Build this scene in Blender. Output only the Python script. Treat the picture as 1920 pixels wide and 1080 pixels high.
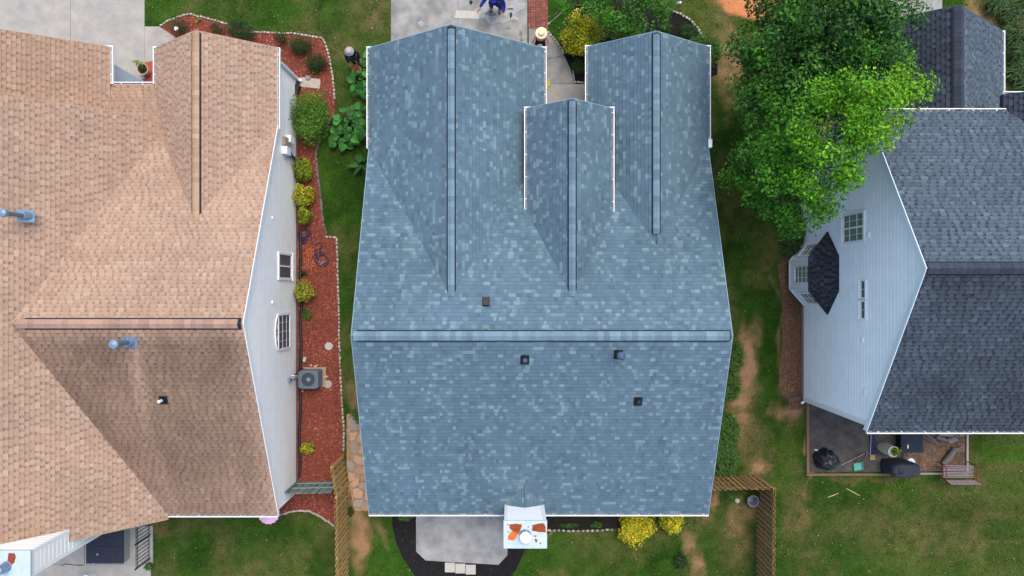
import bpy, math, random
import numpy as np
from mathutils import Vector, Matrix

random.seed(7)
RNG = np.random.default_rng(7)
R = math.radians
scene = bpy.context.scene
for o in list(bpy.data.objects):
    bpy.data.objects.remove(o)

# ------------------------------------------------------------------ camera, sky, sun, exposure
CAM_H = 28.5
F = 1280.0                       # focal length in photograph pixels (24 mm on 36 mm, 1920 px wide)
cam_d = bpy.data.cameras.new('camera')
cam_d.sensor_width = 36.0
cam_d.lens = 24.0
cam_d.clip_end = 2000.0
cam = bpy.data.objects.new('camera', cam_d)
scene.collection.objects.link(cam)
cam.location = (0, 0, CAM_H)
cam.rotation_euler = (0, 0, 0)
scene.camera = cam

SUN_EL, SUN_AZ = R(66), R(25)    # azimuth measured from +Y towards +X
world = bpy.data.worlds.new('World')
scene.world = world
world.use_nodes = True
wn = world.node_tree
sky = wn.nodes.new('ShaderNodeTexSky')
sky.sky_type = 'NISHITA'
sky.sun_disc = False
sky.sun_elevation = SUN_EL
sky.sun_rotation = SUN_AZ
sky.air_density = 1.0
sky.dust_density = 3.0
sky.ozone_density = 1.0
bg = wn.nodes['Background']
bg.inputs['Strength'].default_value = 0.15
wn.links.new(sky.outputs['Color'], bg.inputs['Color'])

sun_d = bpy.data.lights.new('sun', 'SUN')
sun_d.energy = 0.9
sun_d.angle = R(30)
sun_d.color = (1.0, 0.95, 0.87)
sun = bpy.data.objects.new('sun', sun_d)
scene.collection.objects.link(sun)
sd = Vector((math.sin(SUN_AZ) * math.cos(SUN_EL), math.cos(SUN_AZ) * math.cos(SUN_EL), math.sin(SUN_EL)))
sun.rotation_euler = sd.to_track_quat('Z', 'Y').to_euler()

scene.view_settings.view_transform = 'Standard'
scene.view_settings.look = 'None'
scene.view_settings.gamma = 1.0
scene.view_settings.use_curve_mapping = False
scene.view_settings.exposure = 1.05

# ------------------------------------------------------------------ helpers
COL = scene.collection


def G(x, y, z=0.0):
    """photograph pixel seen at height z -> point in the place (the camera looks straight down)"""
    s = (CAM_H - z) / F
    return Vector(((x - 960) * s, (540 - y) * s, z))


S0 = CAM_H / F


def srgb(r, g, b):
    f = lambda c: (c / 255 / 12.92) if c / 255 <= 0.04045 else ((c / 255 + 0.055) / 1.055) ** 2.4
    return (f(r), f(g), f(b))


def worldloc(o):
    v = Vector((0, 0, 0))
    while o is not None:
        v = v + o.location
        o = o.parent
    return v


def tag(o, label=None, cat=None, group=None, kind=None):
    if label: o['label'] = label
    if cat: o['category'] = cat
    if group: o['group'] = group
    if kind: o['kind'] = kind
    return o


def thing(name, label, cat, loc=(0, 0, 0), group=None, kind=None):
    o = bpy.data.objects.new(name, None)
    o.empty_display_size = 0.2
    COL.objects.link(o)
    o.location = loc
    return tag(o, label, cat, group, kind)


class MB:
    def __init__(self):
        self.v, self.f, self.c = [], [], []

    def face(self, pts, col=None):
        b = len(self.v)
        self.v.extend([tuple(p) for p in pts])
        self.f.append(tuple(range(b, b + len(pts))))
        self.c.append(col)

    def box(self, lo, hi, col=None, rot=None, org=None):
        x0, y0, z0 = lo
        x1, y1, z1 = hi
        p = [Vector(q) for q in ((x0, y0, z0), (x1, y0, z0), (x1, y1, z0), (x0, y1, z0),
                                 (x0, y0, z1), (x1, y0, z1), (x1, y1, z1), (x0, y1, z1))]
        if rot is not None:
            p = [rot @ q for q in p]
        if org is not None:
            p = [q + Vector(org) for q in p]
        b = len(self.v)
        self.v.extend([tuple(q) for q in p])
        for f in ((0, 3, 2, 1), (4, 5, 6, 7), (0, 1, 5, 4), (1, 2, 6, 5), (2, 3, 7, 6), (3, 0, 4, 7)):
            self.f.append(tuple(b + i for i in f))
            self.c.append(col)

    def prism(self, poly, z0, z1, col=None):
        """poly: list of (x,y) ccw; vertical prism"""
        n = len(poly)
        b = len(self.v)
        self.v.extend([(p[0], p[1], z0) for p in poly] + [(p[0], p[1], z1) for p in poly])
        self.f.append(tuple(b + n + i for i in range(n))); self.c.append(col)
        self.f.append(tuple(b + i for i in reversed(range(n)))); self.c.append(col)
        for i in range(n):
            j = (i + 1) % n
            self.f.append((b + i, b + j, b + n + j, b + n + i)); self.c.append(col)

    def extrude(self, pts, d, col=None):
        """planar 3D polygon pts extruded by vector d"""
        n = len(pts)
        b = len(self.v)
        d = Vector(d)
        self.v.extend([tuple(p) for p in pts] + [tuple(Vector(p) + d) for p in pts])
        self.f.append(tuple(b + i for i in range(n))); self.c.append(col)
        self.f.append(tuple(b + n + i for i in reversed(range(n)))); self.c.append(col)
        for i in range(n):
            j = (i + 1) % n
            self.f.append((b + i, b + n + i, b + n + j, b + j)); self.c.append(col)

    def tube(self, path, rad, seg=8, col=None, cap=True):
        path = [Vector(p) for p in path]
        n = len(path)
        rs = rad if isinstance(rad, (list, tuple)) else [rad] * n
        b = len(self.v)
        prev = None
        for i, p in enumerate(path):
            t = (path[min(i + 1, n - 1)] - path[max(i - 1, 0)])
            if t.length < 1e-9: t = Vector((0, 0, 1))
            t.normalize()
            if prev is None:
                a = Vector((1, 0, 0)) if abs(t.x) < 0.8 else Vector((0, 1, 0))
            else:
                a = prev
            u = (a - t * a.dot(t))
            if u.length < 1e-6: u = t.orthogonal()
            u.normalize()
            prev = u
            w = t.cross(u)
            for k in range(seg):
                an = 2 * math.pi * k / seg
                self.v.append(tuple(p + (u * math.cos(an) + w * math.sin(an)) * rs[i]))
        for i in range(n - 1):
            for k in range(seg):
                k2 = (k + 1) % seg
                self.f.append((b + i * seg + k, b + i * seg + k2, b + (i + 1) * seg + k2, b + (i + 1) * seg + k))
                self.c.append(col)
        if cap:
            self.f.append(tuple(b + k for k in reversed(range(seg)))); self.c.append(col)
            self.f.append(tuple(b + (n - 1) * seg + k for k in range(seg))); self.c.append(col)

    def lathe(self, prof, org=(0, 0, 0), seg=20, col=None, rot=None, wob=0.0, sx=1, sy=1):
        """prof: list of (r,z)"""
        b = len(self.v)
        n = len(prof)
        for (r, z) in prof:
            for k in range(seg):
                a = 2 * math.pi * k / seg
                rr = r * (1 + wob * (math.sin(3 * a + z * 7) * 0.5 + math.sin(7 * a + z * 13) * 0.5))
                p = Vector((rr * math.cos(a) * sx, rr * math.sin(a) * sy, z))
                if rot is not None: p = rot @ p
                self.v.append(tuple(p + Vector(org)))
        for i in range(n - 1):
            for k in range(seg):
                k2 = (k + 1) % seg
                self.f.append((b + i * seg + k, b + i * seg + k2, b + (i + 1) * seg + k2, b + (i + 1) * seg + k))
                self.c.append(col)
        if prof[0][0] > 1e-4:
            self.f.append(tuple(b + k for k in reversed(range(seg)))); self.c.append(col)
        if prof[-1][0] > 1e-4:
            self.f.append(tuple(b + (n - 1) * seg + k for k in range(seg))); self.c.append(col)

    def mesh(self, name, off=Vector((0, 0, 0)), smooth=False):
        me = bpy.data.meshes.new(name)
        ox, oy, oz = off
        me.from_pydata([(x - ox, y - oy, z - oz) for x, y, z in self.v], [], self.f)
        if any(c is not None for c in self.c):
            at = me.color_attributes.new('Col', 'FLOAT_COLOR', 'CORNER')
            buf = np.empty((len(me.loops), 4), np.float32)
            i = 0
            for f, c in zip(self.f, self.c):
                c = c or (0.5, 0.5, 0.5)
                buf[i:i + len(f)] = (c[0], c[1], c[2], 1)
                i += len(f)
            at.data.foreach_set('color', buf.ravel())
        if smooth:
            me.polygons.foreach_set('use_smooth', [True] * len(me.polygons))
        me.update()
        return me

    def build(self, name, mat, parent=None, smooth=False, kind=None, label=None, cat=None, group=None, base=None):
        if parent is not None:
            off = worldloc(parent)
            o = bpy.data.objects.new(name, self.mesh(name, off, smooth))
            o.parent = parent
        else:
            b = Vector(base) if base is not None else Vector((0, 0, 0))
            o = bpy.data.objects.new(name, self.mesh(name, b, smooth))
            o.location = b
        o.data.materials.append(mat)
        COL.objects.link(o)
        return tag(o, label, cat, group, kind)


def inst(name, me, parent, loc, rot=(0, 0, 0), scale=(1, 1, 1)):
    o = bpy.data.objects.new(name, me)
    COL.objects.link(o)
    o.parent = parent
    o.location = Vector(loc) - (worldloc(parent) if parent else Vector((0, 0, 0)))
    o.rotation_euler = rot
    o.scale = scale
    return o


def np_mesh(name, V, faces_flat, nper, cols, mat, parent=None, kind=None, smooth=False):
    """fast mesh: V (N,3), faces as array (M,nper), cols per face (M,3)"""
    me = bpy.data.meshes.new(name)
    M = len(faces_flat)
    off = np.array(worldloc(parent)) if parent is not None else np.zeros(3)
    me.vertices.add(len(V))
    me.vertices.foreach_set('co', (V - off).astype(np.float32).ravel())
    me.loops.add(M * nper)
    me.loops.foreach_set('vertex_index', faces_flat.astype(np.int32).ravel())
    me.polygons.add(M)
    me.polygons.foreach_set('loop_start', np.arange(0, M * nper, nper, dtype=np.int32))
    if cols is not None:
        at = me.color_attributes.new('Col', 'FLOAT_COLOR', 'CORNER')
        buf = np.ones((M, nper, 4), np.float32)
        buf[:, :, :3] = cols[:, None, :]
        at.data.foreach_set('color', buf.ravel())
    me.update(calc_edges=True)
    me.validate()
    me.materials.append(mat)
    o = bpy.data.objects.new(name, me)
    o.parent = parent
    COL.objects.link(o)
    if kind: o['kind'] = kind
    return o


def clip_poly(sub, clip):
    """Sutherland-Hodgman, clip convex ccw"""
    out = sub
    n = len(clip)
    for i in range(n):
        a, b = clip[i], clip[(i + 1) % n]
        ex, ey = b[0] - a[0], b[1] - a[1]
        inp, out = out, []
        if not inp: return []
        s = inp[-1]
        ds = ex * (s[1] - a[1]) - ey * (s[0] - a[0])
        for p in inp:
            dp = ex * (p[1] - a[1]) - ey * (p[0] - a[0])
            if (dp >= 0) != (ds >= 0):
                t = ds / (ds - dp)
                out.append((s[0] + (p[0] - s[0]) * t, s[1] + (p[1] - s[1]) * t))
            if dp >= 0: out.append(p)
            s, ds = p, dp
    return out


def ccw(poly):
    a = sum(poly[i][0] * poly[(i + 1) % len(poly)][1] - poly[(i + 1) % len(poly)][0] * poly[i][1] for i in range(len(poly)))
    return poly if a > 0 else list(reversed(poly))


def area2(poly):
    return abs(sum(poly[i][0] * poly[(i + 1) % len(poly)][1] - poly[(i + 1) % len(poly)][0] * poly[i][1] for i in range(len(poly)))) / 2


def in_poly(px, py, poly):
    """numpy even-odd test"""
    px = np.asarray(px); py = np.asarray(py)
    inside = np.zeros(px.shape, bool)
    n = len(poly)
    j = n - 1
    for i in range(n):
        xi, yi = poly[i]; xj, yj = poly[j]
        c = ((yi > py) != (yj > py)) & (px < (xj - xi) * (py - yi) / (yj - yi + 1e-12) + xi)
        inside ^= c
        j = i
    return inside


NOISE_T = {}


def vnoise(x, y, scale, seed):
    if seed not in NOISE_T: NOISE_T[seed] = np.random.default_rng(seed).random((256, 256))
    T = NOISE_T[seed]
    u = np.asarray(x) / scale + 1000.3; v = np.asarray(y) / scale + 1000.7
    i = np.floor(u).astype(int); j = np.floor(v).astype(int)
    fu = u - i; fv = v - j
    fu = fu * fu * (3 - 2 * fu); fv = fv * fv * (3 - 2 * fv)
    a = T[i % 256, j % 256]; b = T[(i + 1) % 256, j % 256]
    c = T[i % 256, (j + 1) % 256]; d = T[(i + 1) % 256, (j + 1) % 256]
    return (a * (1 - fu) + b * fu) * (1 - fv) + (c * (1 - fu) + d * fu) * fv


def fbm(x, y, scale, seed, oct=4):
    s, a, t = 0, 1, 0
    for k in range(oct):
        s = s + vnoise(x, y, scale / 2 ** k, seed + k) * a
        t += a; a *= 0.55
    return s / t


# ------------------------------------------------------------------ materials
MATS = {}


def mat(name, col=None, rough=0.8, noise=0.0, nscale=8.0, col2=None, bump=0.0, bscale=60.0, attr=False,
        rnd=0.0, spec=0.3, metal=0.0, detail=4.0, streak=None, transl=0.0, fine=0.0, fscale=200.0):
    if name in MATS: return MATS[name]
    m = bpy.data.materials.new(name)
    m.use_nodes = True
    nt = m.node_tree
    N, L = nt.nodes, nt.links
    b = N['Principled BSDF']
    b.inputs['Roughness'].default_value = rough
    b.inputs['Specular IOR Level'].default_value = spec
    b.inputs['Metallic'].default_value = metal
    tc = N.new('ShaderNodeTexCoord')
    geo = N.new('ShaderNodeNewGeometry')
    if attr:
        a = N.new('ShaderNodeVertexColor'); a.layer_name = 'Col'
        cur = a.outputs['Color']
    else:
        a = N.new('ShaderNodeRGB'); a.outputs[0].default_value = (*col, 1)
        cur = a.outputs[0]

    def noise_node(sc, det):
        n = N.new('ShaderNodeTexNoise')
        n.inputs['Scale'].default_value = sc
        n.inputs['Detail'].default_value = det
        n.inputs['Roughness'].default_value = 0.6
        L.new(geo.outputs['Position'], n.inputs['Vector'])
        return n

    def hsv_scale(curo, fac_out, lo, hi):
        mr = N.new('ShaderNodeMapRange')
        mr.inputs['From Min'].default_value = 0.25; mr.inputs['From Max'].default_value = 0.75
        mr.inputs['To Min'].default_value = lo; mr.inputs['To Max'].default_value = hi
        L.new(fac_out, mr.inputs['Value'])
        h = N.new('ShaderNodeHueSaturation')
        L.new(mr.outputs[0], h.inputs['Value'])
        L.new(curo, h.inputs['Color'])
        return h.outputs['Color']

    if col2 is not None:
        n = noise_node(nscale, detail)
        mr = N.new('ShaderNodeMapRange')
        mr.inputs['From Min'].default_value = 0.38; mr.inputs['From Max'].default_value = 0.66
        L.new(n.outputs['Fac'], mr.inputs['Value'])
        mx = N.new('ShaderNodeMixRGB')
        L.new(mr.outputs[0], mx.inputs['Fac'])
        L.new(cur, mx.inputs['Color1'])
        mx.inputs['Color2'].default_value = (*col2, 1)
        cur = mx.outputs[0]
    if noise > 0:
        n = noise_node(nscale * 1.7, detail)
        cur = hsv_scale(cur, n.outputs['Fac'], 1 - noise, 1 + noise)
    if fine > 0:
        n = noise_node(fscale, 2.0)
        cur = hsv_scale(cur, n.outputs['Fac'], 1 - fine, 1 + fine)
    if rnd > 0:
        oi = N.new('ShaderNodeObjectInfo')
        mr = N.new('ShaderNodeMapRange')
        mr.inputs['To Min'].default_value = 1 - rnd; mr.inputs['To Max'].default_value = 1 + rnd
        L.new(oi.outputs['Random'], mr.inputs['Value'])
        h = N.new('ShaderNodeHueSaturation')
        L.new(mr.outputs[0], h.inputs['Value']); L.new(cur, h.inputs['Color'])
        cur = h.outputs['Color']
    L.new(cur, b.inputs['Base Color'])
    if bump > 0:
        n = noise_node(bscale, 3.0)
        bp = N.new('ShaderNodeBump')
        bp.inputs['Strength'].default_value = 1.0
        bp.inputs['Distance'].default_value = bump
        L.new(n.outputs['Fac'], bp.inputs['Height'])
        L.new(bp.outputs[0], b.inputs['Normal'])
    if transl > 0:
        tr = N.new('ShaderNodeBsdfTranslucent')
        L.new(cur, tr.inputs['Color'])
        ms = N.new('ShaderNodeMixShader'); ms.inputs[0].default_value = transl
        out = N['Material Output']
        L.new(b.outputs[0], ms.inputs[1]); L.new(tr.outputs[0], ms.inputs[2])
        L.new(ms.outputs[0], out.inputs['Surface'])
    MATS[name] = m
    return m


def glass_mat():
    m = bpy.data.materials.new('window_glass'); m.use_nodes = True
    N, L = m.node_tree.nodes, m.node_tree.links
    N.remove(N['Principled BSDF'])
    t = N.new('ShaderNodeBsdfTransparent'); t.inputs['Color'].default_value = (0.80, 0.86, 0.85, 1)
    g = N.new('ShaderNodeBsdfGlossy'); g.inputs['Roughness'].default_value = 0.03
    lw = N.new('ShaderNodeFresnel'); lw.inputs['IOR'].default_value = 1.55
    mx = N.new('ShaderNodeMixShader')
    ml = N.new('ShaderNodeMath'); ml.operation = 'MULTIPLY'; ml.inputs[1].default_value = 0.55
    L.new(lw.outputs[0], ml.inputs[0]); L.new(ml.outputs[0], mx.inputs[0]); L.new(t.outputs[0], mx.inputs[1]); L.new(g.outputs[0], mx.inputs[2])
    L.new(mx.outputs[0], N['Material Output'].inputs['Surface'])
    return m


M_GLASS = glass_mat()
M_SHINGLE = mat('asphalt_shingle', rough=0.9, attr=True, noise=0.07, nscale=0.35, fine=0.16, fscale=70, bump=0.004, bscale=120, spec=0.15)
M_DECK = mat('roof_deck', (0.10, 0.12, 0.14), 0.9)
M_VENTBLACK = mat('vent_black', (0.012, 0.013, 0.018), 0.7)
M_WHITE = mat('white_paint', (0.78, 0.80, 0.80), 0.45, noise=0.04, nscale=3)
M_SIDING_L = mat('siding_pale_grey', (0.80, 0.795, 0.75), 0.5, noise=0.05, nscale=1.5, fine=0.03, fscale=20, rnd=0.02)
M_SIDING_R = mat('siding_pale_blue', (0.88, 0.93, 0.94), 0.45, noise=0.05, nscale=1.2, rnd=0.02)
M_WALL_PLAIN = mat('wall_plain', (0.55, 0.58, 0.60), 0.6)
M_FOUND = mat('foundation_concrete', (0.30, 0.27, 0.24), 0.9, noise=0.15, nscale=5)
M_CONC = mat('concrete_grey', (0.275, 0.268, 0.245), 0.9, noise=0.26, nscale=1.1, col2=(0.175, 0.172, 0.16), fine=0.10, fscale=45, bump=0.004)
M_CONC_W = mat('concrete_warm', (0.335, 0.312, 0.27), 0.9, noise=0.13, nscale=1.4, col2=(0.28, 0.268, 0.245), fine=0.08, fscale=40, bump=0.003)
M_CONC_D = mat('concrete_dark', (0.064, 0.053, 0.045), 0.9, noise=0.25, nscale=2.2, col2=(0.098, 0.083, 0.07), fine=0.2, fscale=40, bump=0.003)
M_CONC_P = mat('concrete_patio', (0.285, 0.278, 0.257), 0.9, noise=0.26, nscale=1.2, col2=(0.205, 0.203, 0.195), fine=0.08, fscale=40, bump=0.004)
M_CONC_PALE = mat('concrete_pale', (0.40, 0.375, 0.32), 0.9, noise=0.08, nscale=3, fine=0.06)
M_GROUND = mat('lawn_ground', rough=1.0, attr=True, noise=0.18, nscale=1.6, fine=0.35, fscale=28, bump=0.02, bscale=40, spec=0.05)
M_BLADE = mat('grass_blades', rough=0.8, attr=True, spec=0.1, transl=0.25)
M_LEAF = mat('leaves', rough=0.55, attr=True, spec=0.25, transl=0.3)
M_MULCH = mat('mulch_bed', rough=1.0, attr=True, noise=0.2, nscale=3, fine=0.4, fscale=40, bump=0.02, bscale=50, spec=0.05)
M_CHIP = mat('bark_chips', rough=0.95, attr=True, spec=0.1)
M_BARK = mat('bark', (0.12, 0.09, 0.07), 0.95, noise=0.3, nscale=8, bump=0.02)
M_WOOD = mat('fence_wood', (0.37, 0.235, 0.085), 0.85, noise=0.18, nscale=7, rnd=0.2, fine=0.10, fscale=60)
M_WOOD_R = mat('fence_wood_weathered', (0.25, 0.155, 0.065), 0.9, noise=0.2, nscale=7, rnd=0.18, fine=0.12, fscale=60)
M_GREENWOOD = mat('grey_green_paint', (0.145, 0.205, 0.19), 0.7, noise=0.12, nscale=6, rnd=0.12)
M_BRICK = mat('red_brick', (0.205, 0.068, 0.05), 0.9, noise=0.2, nscale=14, rnd=0.25)
M_BRICK_P = mat('patio_brick', (0.215, 0.115, 0.078), 0.95, noise=0.25, nscale=10, rnd=0.3, col2=(0.115, 0.088, 0.04))
M_STONE = mat('edging_stone', (0.36, 0.31, 0.26), 0.95, noise=0.2, nscale=18, rnd=0.30)
M_FLAG = mat('flagstone', (0.40, 0.25, 0.16), 0.9, noise=0.14, nscale=5, rnd=0.14, bump=0.004, bscale=30)
M_FLAG_G = mat('flagstone_grey', (0.29, 0.24, 0.20), 0.9, noise=0.14, nscale=5, rnd=0.12, bump=0.004, bscale=30)
M_GALV = mat('galvanised_steel', (0.19, 0.27, 0.36), 0.4, noise=0.2, nscale=12, metal=0.4, spec=0.5)
M_NAVY = mat('dark_rubber', (0.022, 0.026, 0.040), 0.75, noise=0.3, nscale=5, fine=0.2, fscale=60)
M_BLACK = mat('black_plastic', (0.012, 0.013, 0.016), 0.45, noise=0.2, nscale=10)
M_BLACKM = mat('black_metal', (0.012, 0.012, 0.013), 0.5)
M_TERRA = mat('terracotta', (0.40, 0.12, 0.06), 0.8, noise=0.15, nscale=12)
M_TERRA_P = mat('terracotta_pale', (0.52, 0.30, 0.18), 0.85, noise=0.15, nscale=12)
M_SOIL = mat('soil', (0.05, 0.04, 0.03), 1.0, noise=0.4, nscale=30)
M_ACGREY = mat('ac_grey', (0.085, 0.115, 0.145), 0.45, noise=0.06, nscale=6)
M_ORANGE = mat('orange_cord', (0.52, 0.13, 0.03), 0.6)
M_PURPLE = mat('purple_hose', (0.028, 0.018, 0.05), 0.5)
M_YELLOW = mat('yellow_plastic', (0.62, 0.45, 0.03), 0.5)
M_PINK = mat('pink_fabric', (0.80, 0.42, 0.62), 0.8, noise=0.1, nscale=9)
M_CURTAIN = mat('pale_blind', (0.55, 0.58, 0.50), 0.8)
M_DARKIN = mat('window_shade', (0.23, 0.24, 0.26), 0.9)

# ------------------------------------------------------------------ plan polygons on the ground (photograph pixels at z = 0)
BED_L = [(303, 47), (320, 38), (345, 30), (356, 27), (375, 32), (400, 38), (430, 47), (470, 60), (545, 63), (605, 72), (612, 85),
         (620, 118), (625, 150), (628, 190), (627, 213), (600, 255), (593, 290), (597, 330), (603, 380), (607, 420),
         (613, 440), (632, 446), (634, 520), (636, 600), (638, 680), (641, 740), (645, 800), (645, 850), (648, 880), (652, 905), (652, 1000),
         (626, 983), (600, 967), (580, 957), (553, 957), (520, 968), (480, 940), (550, 900), (552, 160), (330, 120)]
BED_F = [(1047, 82), (1056, 50), (1075, 20), (1095, -30), (1230, -30), (1250, 18), (1275, 28), (1295, 40), (1308, 56), (1318, 75), (1345, 100),
         (1345, 140), (1290, 160), (1100, 160), (1078, 158), (1070, 130), (1058, 105)]
BED_P = [(735, 940), (736, 985), (742, 1015), (755, 1045), (785, 1090), (950, 1090), (968, 1068), (985, 1030), (1030, 1000), (1030, 940)]
BED_Q = [(1000, 930), (1000, 992), (1060, 995), (1162, 990), (1162, 930)]
BED_R = [(1458, 498), (1466, 560), (1466, 640), (1460, 700), (1462, 735), (1476, 752), (1480, 768), (1515, 768), (1515, 480), (1470, 480)]
DRIVE_L = [(-60, -40), (272, -40), (272, 150), (-60, 150)]
WALK_L = [(272, 50), (300, 50), (330, 70), (330, 160), (272, 160)]
DRIVE_C = [(733, -40), (990, -40), (990, 120), (733, 120)]
PATHB = [(990, -40), (1028, -40), (1027, 58), (990, 50)]
WALK_C = [(990, 50), (1027, 58), (1045, 84), (1058, 105), (1070, 130), (1078, 158), (1105, 158), (1105, 260), (990, 260)]
PATIO_C = [(780, 940), (780, 1033), (798, 1050), (935, 1058), (952, 1040), (952, 940)]
PATIO_R = [(1517, 740), (1690, 740), (1690, 884), (1517, 884)]
PATIO_B = [(1690, 740), (1809, 740), (1809, 884), (1690, 884)]
DRIVE_R = [(1600, -60), (1766, -60), (1766, 60), (1600, 60)]
PAD_LB = [(60, 985), (288, 985), (284, 1100), (60, 1100)]
HOUSE_L = [(-200, 150), (557, 150), (557, 905), (-200, 925)]
HOUSE_C = [(735, 150), (1275, 150), (1275, 905), (735, 905)]
HOUSE_R = [(1503, 270), (2200, 270), (2200, 745), (1503, 745)]
NO_GRASS = [BED_L, BED_F, BED_P, BED_Q, BED_R, DRIVE_L, WALK_L, DRIVE_C, PATHB, WALK_C, PATIO_C, PATIO_R, PATIO_B, DRIVE_R,
            PAD_LB, HOUSE_L, HOUSE_C, HOUSE_R]

GREEN_D = np.array((0.013, 0.038, 0.005))
GREEN_M = np.array((0.027, 0.077, 0.008))
GREEN_L = np.array((0.060, 0.126, 0.013))
DRY = np.array((0.128, 0.104, 0.040))
DIRT = np.array((0.27, 0.155, 0.082))
ORANGE = np.array((0.50, 0.19, 0.08))

# (x, y, rx, ry, type, strength)
PATCH = [
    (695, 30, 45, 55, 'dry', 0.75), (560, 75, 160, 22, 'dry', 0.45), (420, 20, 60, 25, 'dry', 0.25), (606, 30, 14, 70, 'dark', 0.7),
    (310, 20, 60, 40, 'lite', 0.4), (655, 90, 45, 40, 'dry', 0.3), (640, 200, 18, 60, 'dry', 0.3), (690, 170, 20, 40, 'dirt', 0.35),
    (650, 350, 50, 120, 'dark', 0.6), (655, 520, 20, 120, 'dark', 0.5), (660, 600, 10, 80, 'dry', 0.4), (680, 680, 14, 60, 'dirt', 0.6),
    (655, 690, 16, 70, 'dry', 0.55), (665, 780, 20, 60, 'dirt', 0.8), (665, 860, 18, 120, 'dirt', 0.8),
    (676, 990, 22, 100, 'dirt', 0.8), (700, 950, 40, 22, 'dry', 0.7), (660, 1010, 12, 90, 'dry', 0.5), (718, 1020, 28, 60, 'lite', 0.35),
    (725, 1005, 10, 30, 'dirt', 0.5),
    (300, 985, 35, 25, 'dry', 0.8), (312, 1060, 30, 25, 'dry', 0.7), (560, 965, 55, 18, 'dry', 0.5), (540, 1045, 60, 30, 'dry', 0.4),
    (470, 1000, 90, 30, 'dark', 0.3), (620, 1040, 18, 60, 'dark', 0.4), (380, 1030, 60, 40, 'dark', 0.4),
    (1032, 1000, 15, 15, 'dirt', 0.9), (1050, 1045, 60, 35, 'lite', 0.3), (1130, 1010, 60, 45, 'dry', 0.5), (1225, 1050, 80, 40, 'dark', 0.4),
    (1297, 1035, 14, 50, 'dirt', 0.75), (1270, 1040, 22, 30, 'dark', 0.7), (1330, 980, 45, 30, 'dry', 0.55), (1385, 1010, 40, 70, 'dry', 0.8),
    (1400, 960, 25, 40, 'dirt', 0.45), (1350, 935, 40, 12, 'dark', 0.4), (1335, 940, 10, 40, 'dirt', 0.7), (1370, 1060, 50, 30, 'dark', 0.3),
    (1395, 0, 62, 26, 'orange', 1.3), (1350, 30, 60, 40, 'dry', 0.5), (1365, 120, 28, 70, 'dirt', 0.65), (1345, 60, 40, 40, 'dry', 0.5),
    (1370, 170, 30, 60, 'dirt', 0.45), (1385, 400, 60, 200, 'dark', 0.7), (1372, 570, 14, 70, 'dry', 0.5), (1430, 600, 40, 80, 'dark', 0.5),  # the tall dark patch paints the tree's shade into the grass colour
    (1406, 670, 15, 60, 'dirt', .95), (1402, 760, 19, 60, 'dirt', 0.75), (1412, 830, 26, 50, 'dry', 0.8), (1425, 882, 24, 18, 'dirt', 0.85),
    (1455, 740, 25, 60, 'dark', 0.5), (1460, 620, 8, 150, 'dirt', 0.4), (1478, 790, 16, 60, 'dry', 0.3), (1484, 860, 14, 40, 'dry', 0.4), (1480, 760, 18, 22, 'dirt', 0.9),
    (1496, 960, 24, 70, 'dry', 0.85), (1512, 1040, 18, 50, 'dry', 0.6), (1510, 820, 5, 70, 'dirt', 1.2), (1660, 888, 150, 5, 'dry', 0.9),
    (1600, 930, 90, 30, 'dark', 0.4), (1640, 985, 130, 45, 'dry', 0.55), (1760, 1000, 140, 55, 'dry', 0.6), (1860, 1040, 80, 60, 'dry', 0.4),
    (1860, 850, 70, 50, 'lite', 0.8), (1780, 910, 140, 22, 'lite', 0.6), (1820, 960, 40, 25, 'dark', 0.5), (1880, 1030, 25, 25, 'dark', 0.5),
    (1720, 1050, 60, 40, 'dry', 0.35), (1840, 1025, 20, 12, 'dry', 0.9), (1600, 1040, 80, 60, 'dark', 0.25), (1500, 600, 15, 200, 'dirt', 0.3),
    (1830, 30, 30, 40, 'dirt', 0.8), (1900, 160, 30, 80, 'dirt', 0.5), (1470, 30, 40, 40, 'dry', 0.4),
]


def ground_colour(X, Y):
    px = 960 + X / S0
    py = 540 - Y / S0
    wx = px + (fbm(X, Y, 1.1, 50) - 0.5) * 60
    wy = py + (fbm(X, Y, 1.1, 60) - 0.5) * 60
    dry = np.clip((fbm(X, Y, 1.6, 11, 5) - 0.50) * 3.0, 0, 0.5)
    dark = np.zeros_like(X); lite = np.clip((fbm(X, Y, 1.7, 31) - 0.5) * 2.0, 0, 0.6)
    dirt = np.zeros_like(X); ora = np.zeros_like(X)
    for (cx, cy, rx, ry, t, s) in PATCH:
        d = ((wx - cx) / rx) ** 2 + ((wy - cy) / ry) ** 2
        w = s * np.exp(-d * 0.9)
        if t == 'dry': dry = np.maximum(dry, w)
        elif t == 'dark': dark = np.maximum(dark, w)
        elif t == 'lite': lite = np.maximum(lite, w)
        elif t == 'dirt': dirt = np.maximum(dirt, w)
        else: ora = np.maximum(ora, w)
    br = np.clip((fbm(X, Y, 0.4, 77, 3) - 0.5) * 1.7 + 0.5, 0, 1)
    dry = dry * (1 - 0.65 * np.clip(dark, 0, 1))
    dry = np.clip(dry * (0.45 + 1.1 * br), 0, 1)
    dirt = np.clip((dirt * (0.55 + 0.9 * br) - 0.12) * 1.5, 0, 1)
    ora = np.clip((ora - 0.35) * 3, 0, 1)
    lite = np.clip(lite * (0.5 + br), 0, 1)
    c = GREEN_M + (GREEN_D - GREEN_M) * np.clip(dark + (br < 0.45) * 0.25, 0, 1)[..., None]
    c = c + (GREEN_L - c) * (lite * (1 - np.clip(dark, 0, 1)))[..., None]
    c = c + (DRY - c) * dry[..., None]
    c = c + (DIRT - c) * dirt[..., None]
    c = c + (ORANGE - c) * ora[..., None]
    cover = np.clip(1 - dirt * 1.0 - ora * 1.2, 0, 1)
    return c, cover


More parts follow.
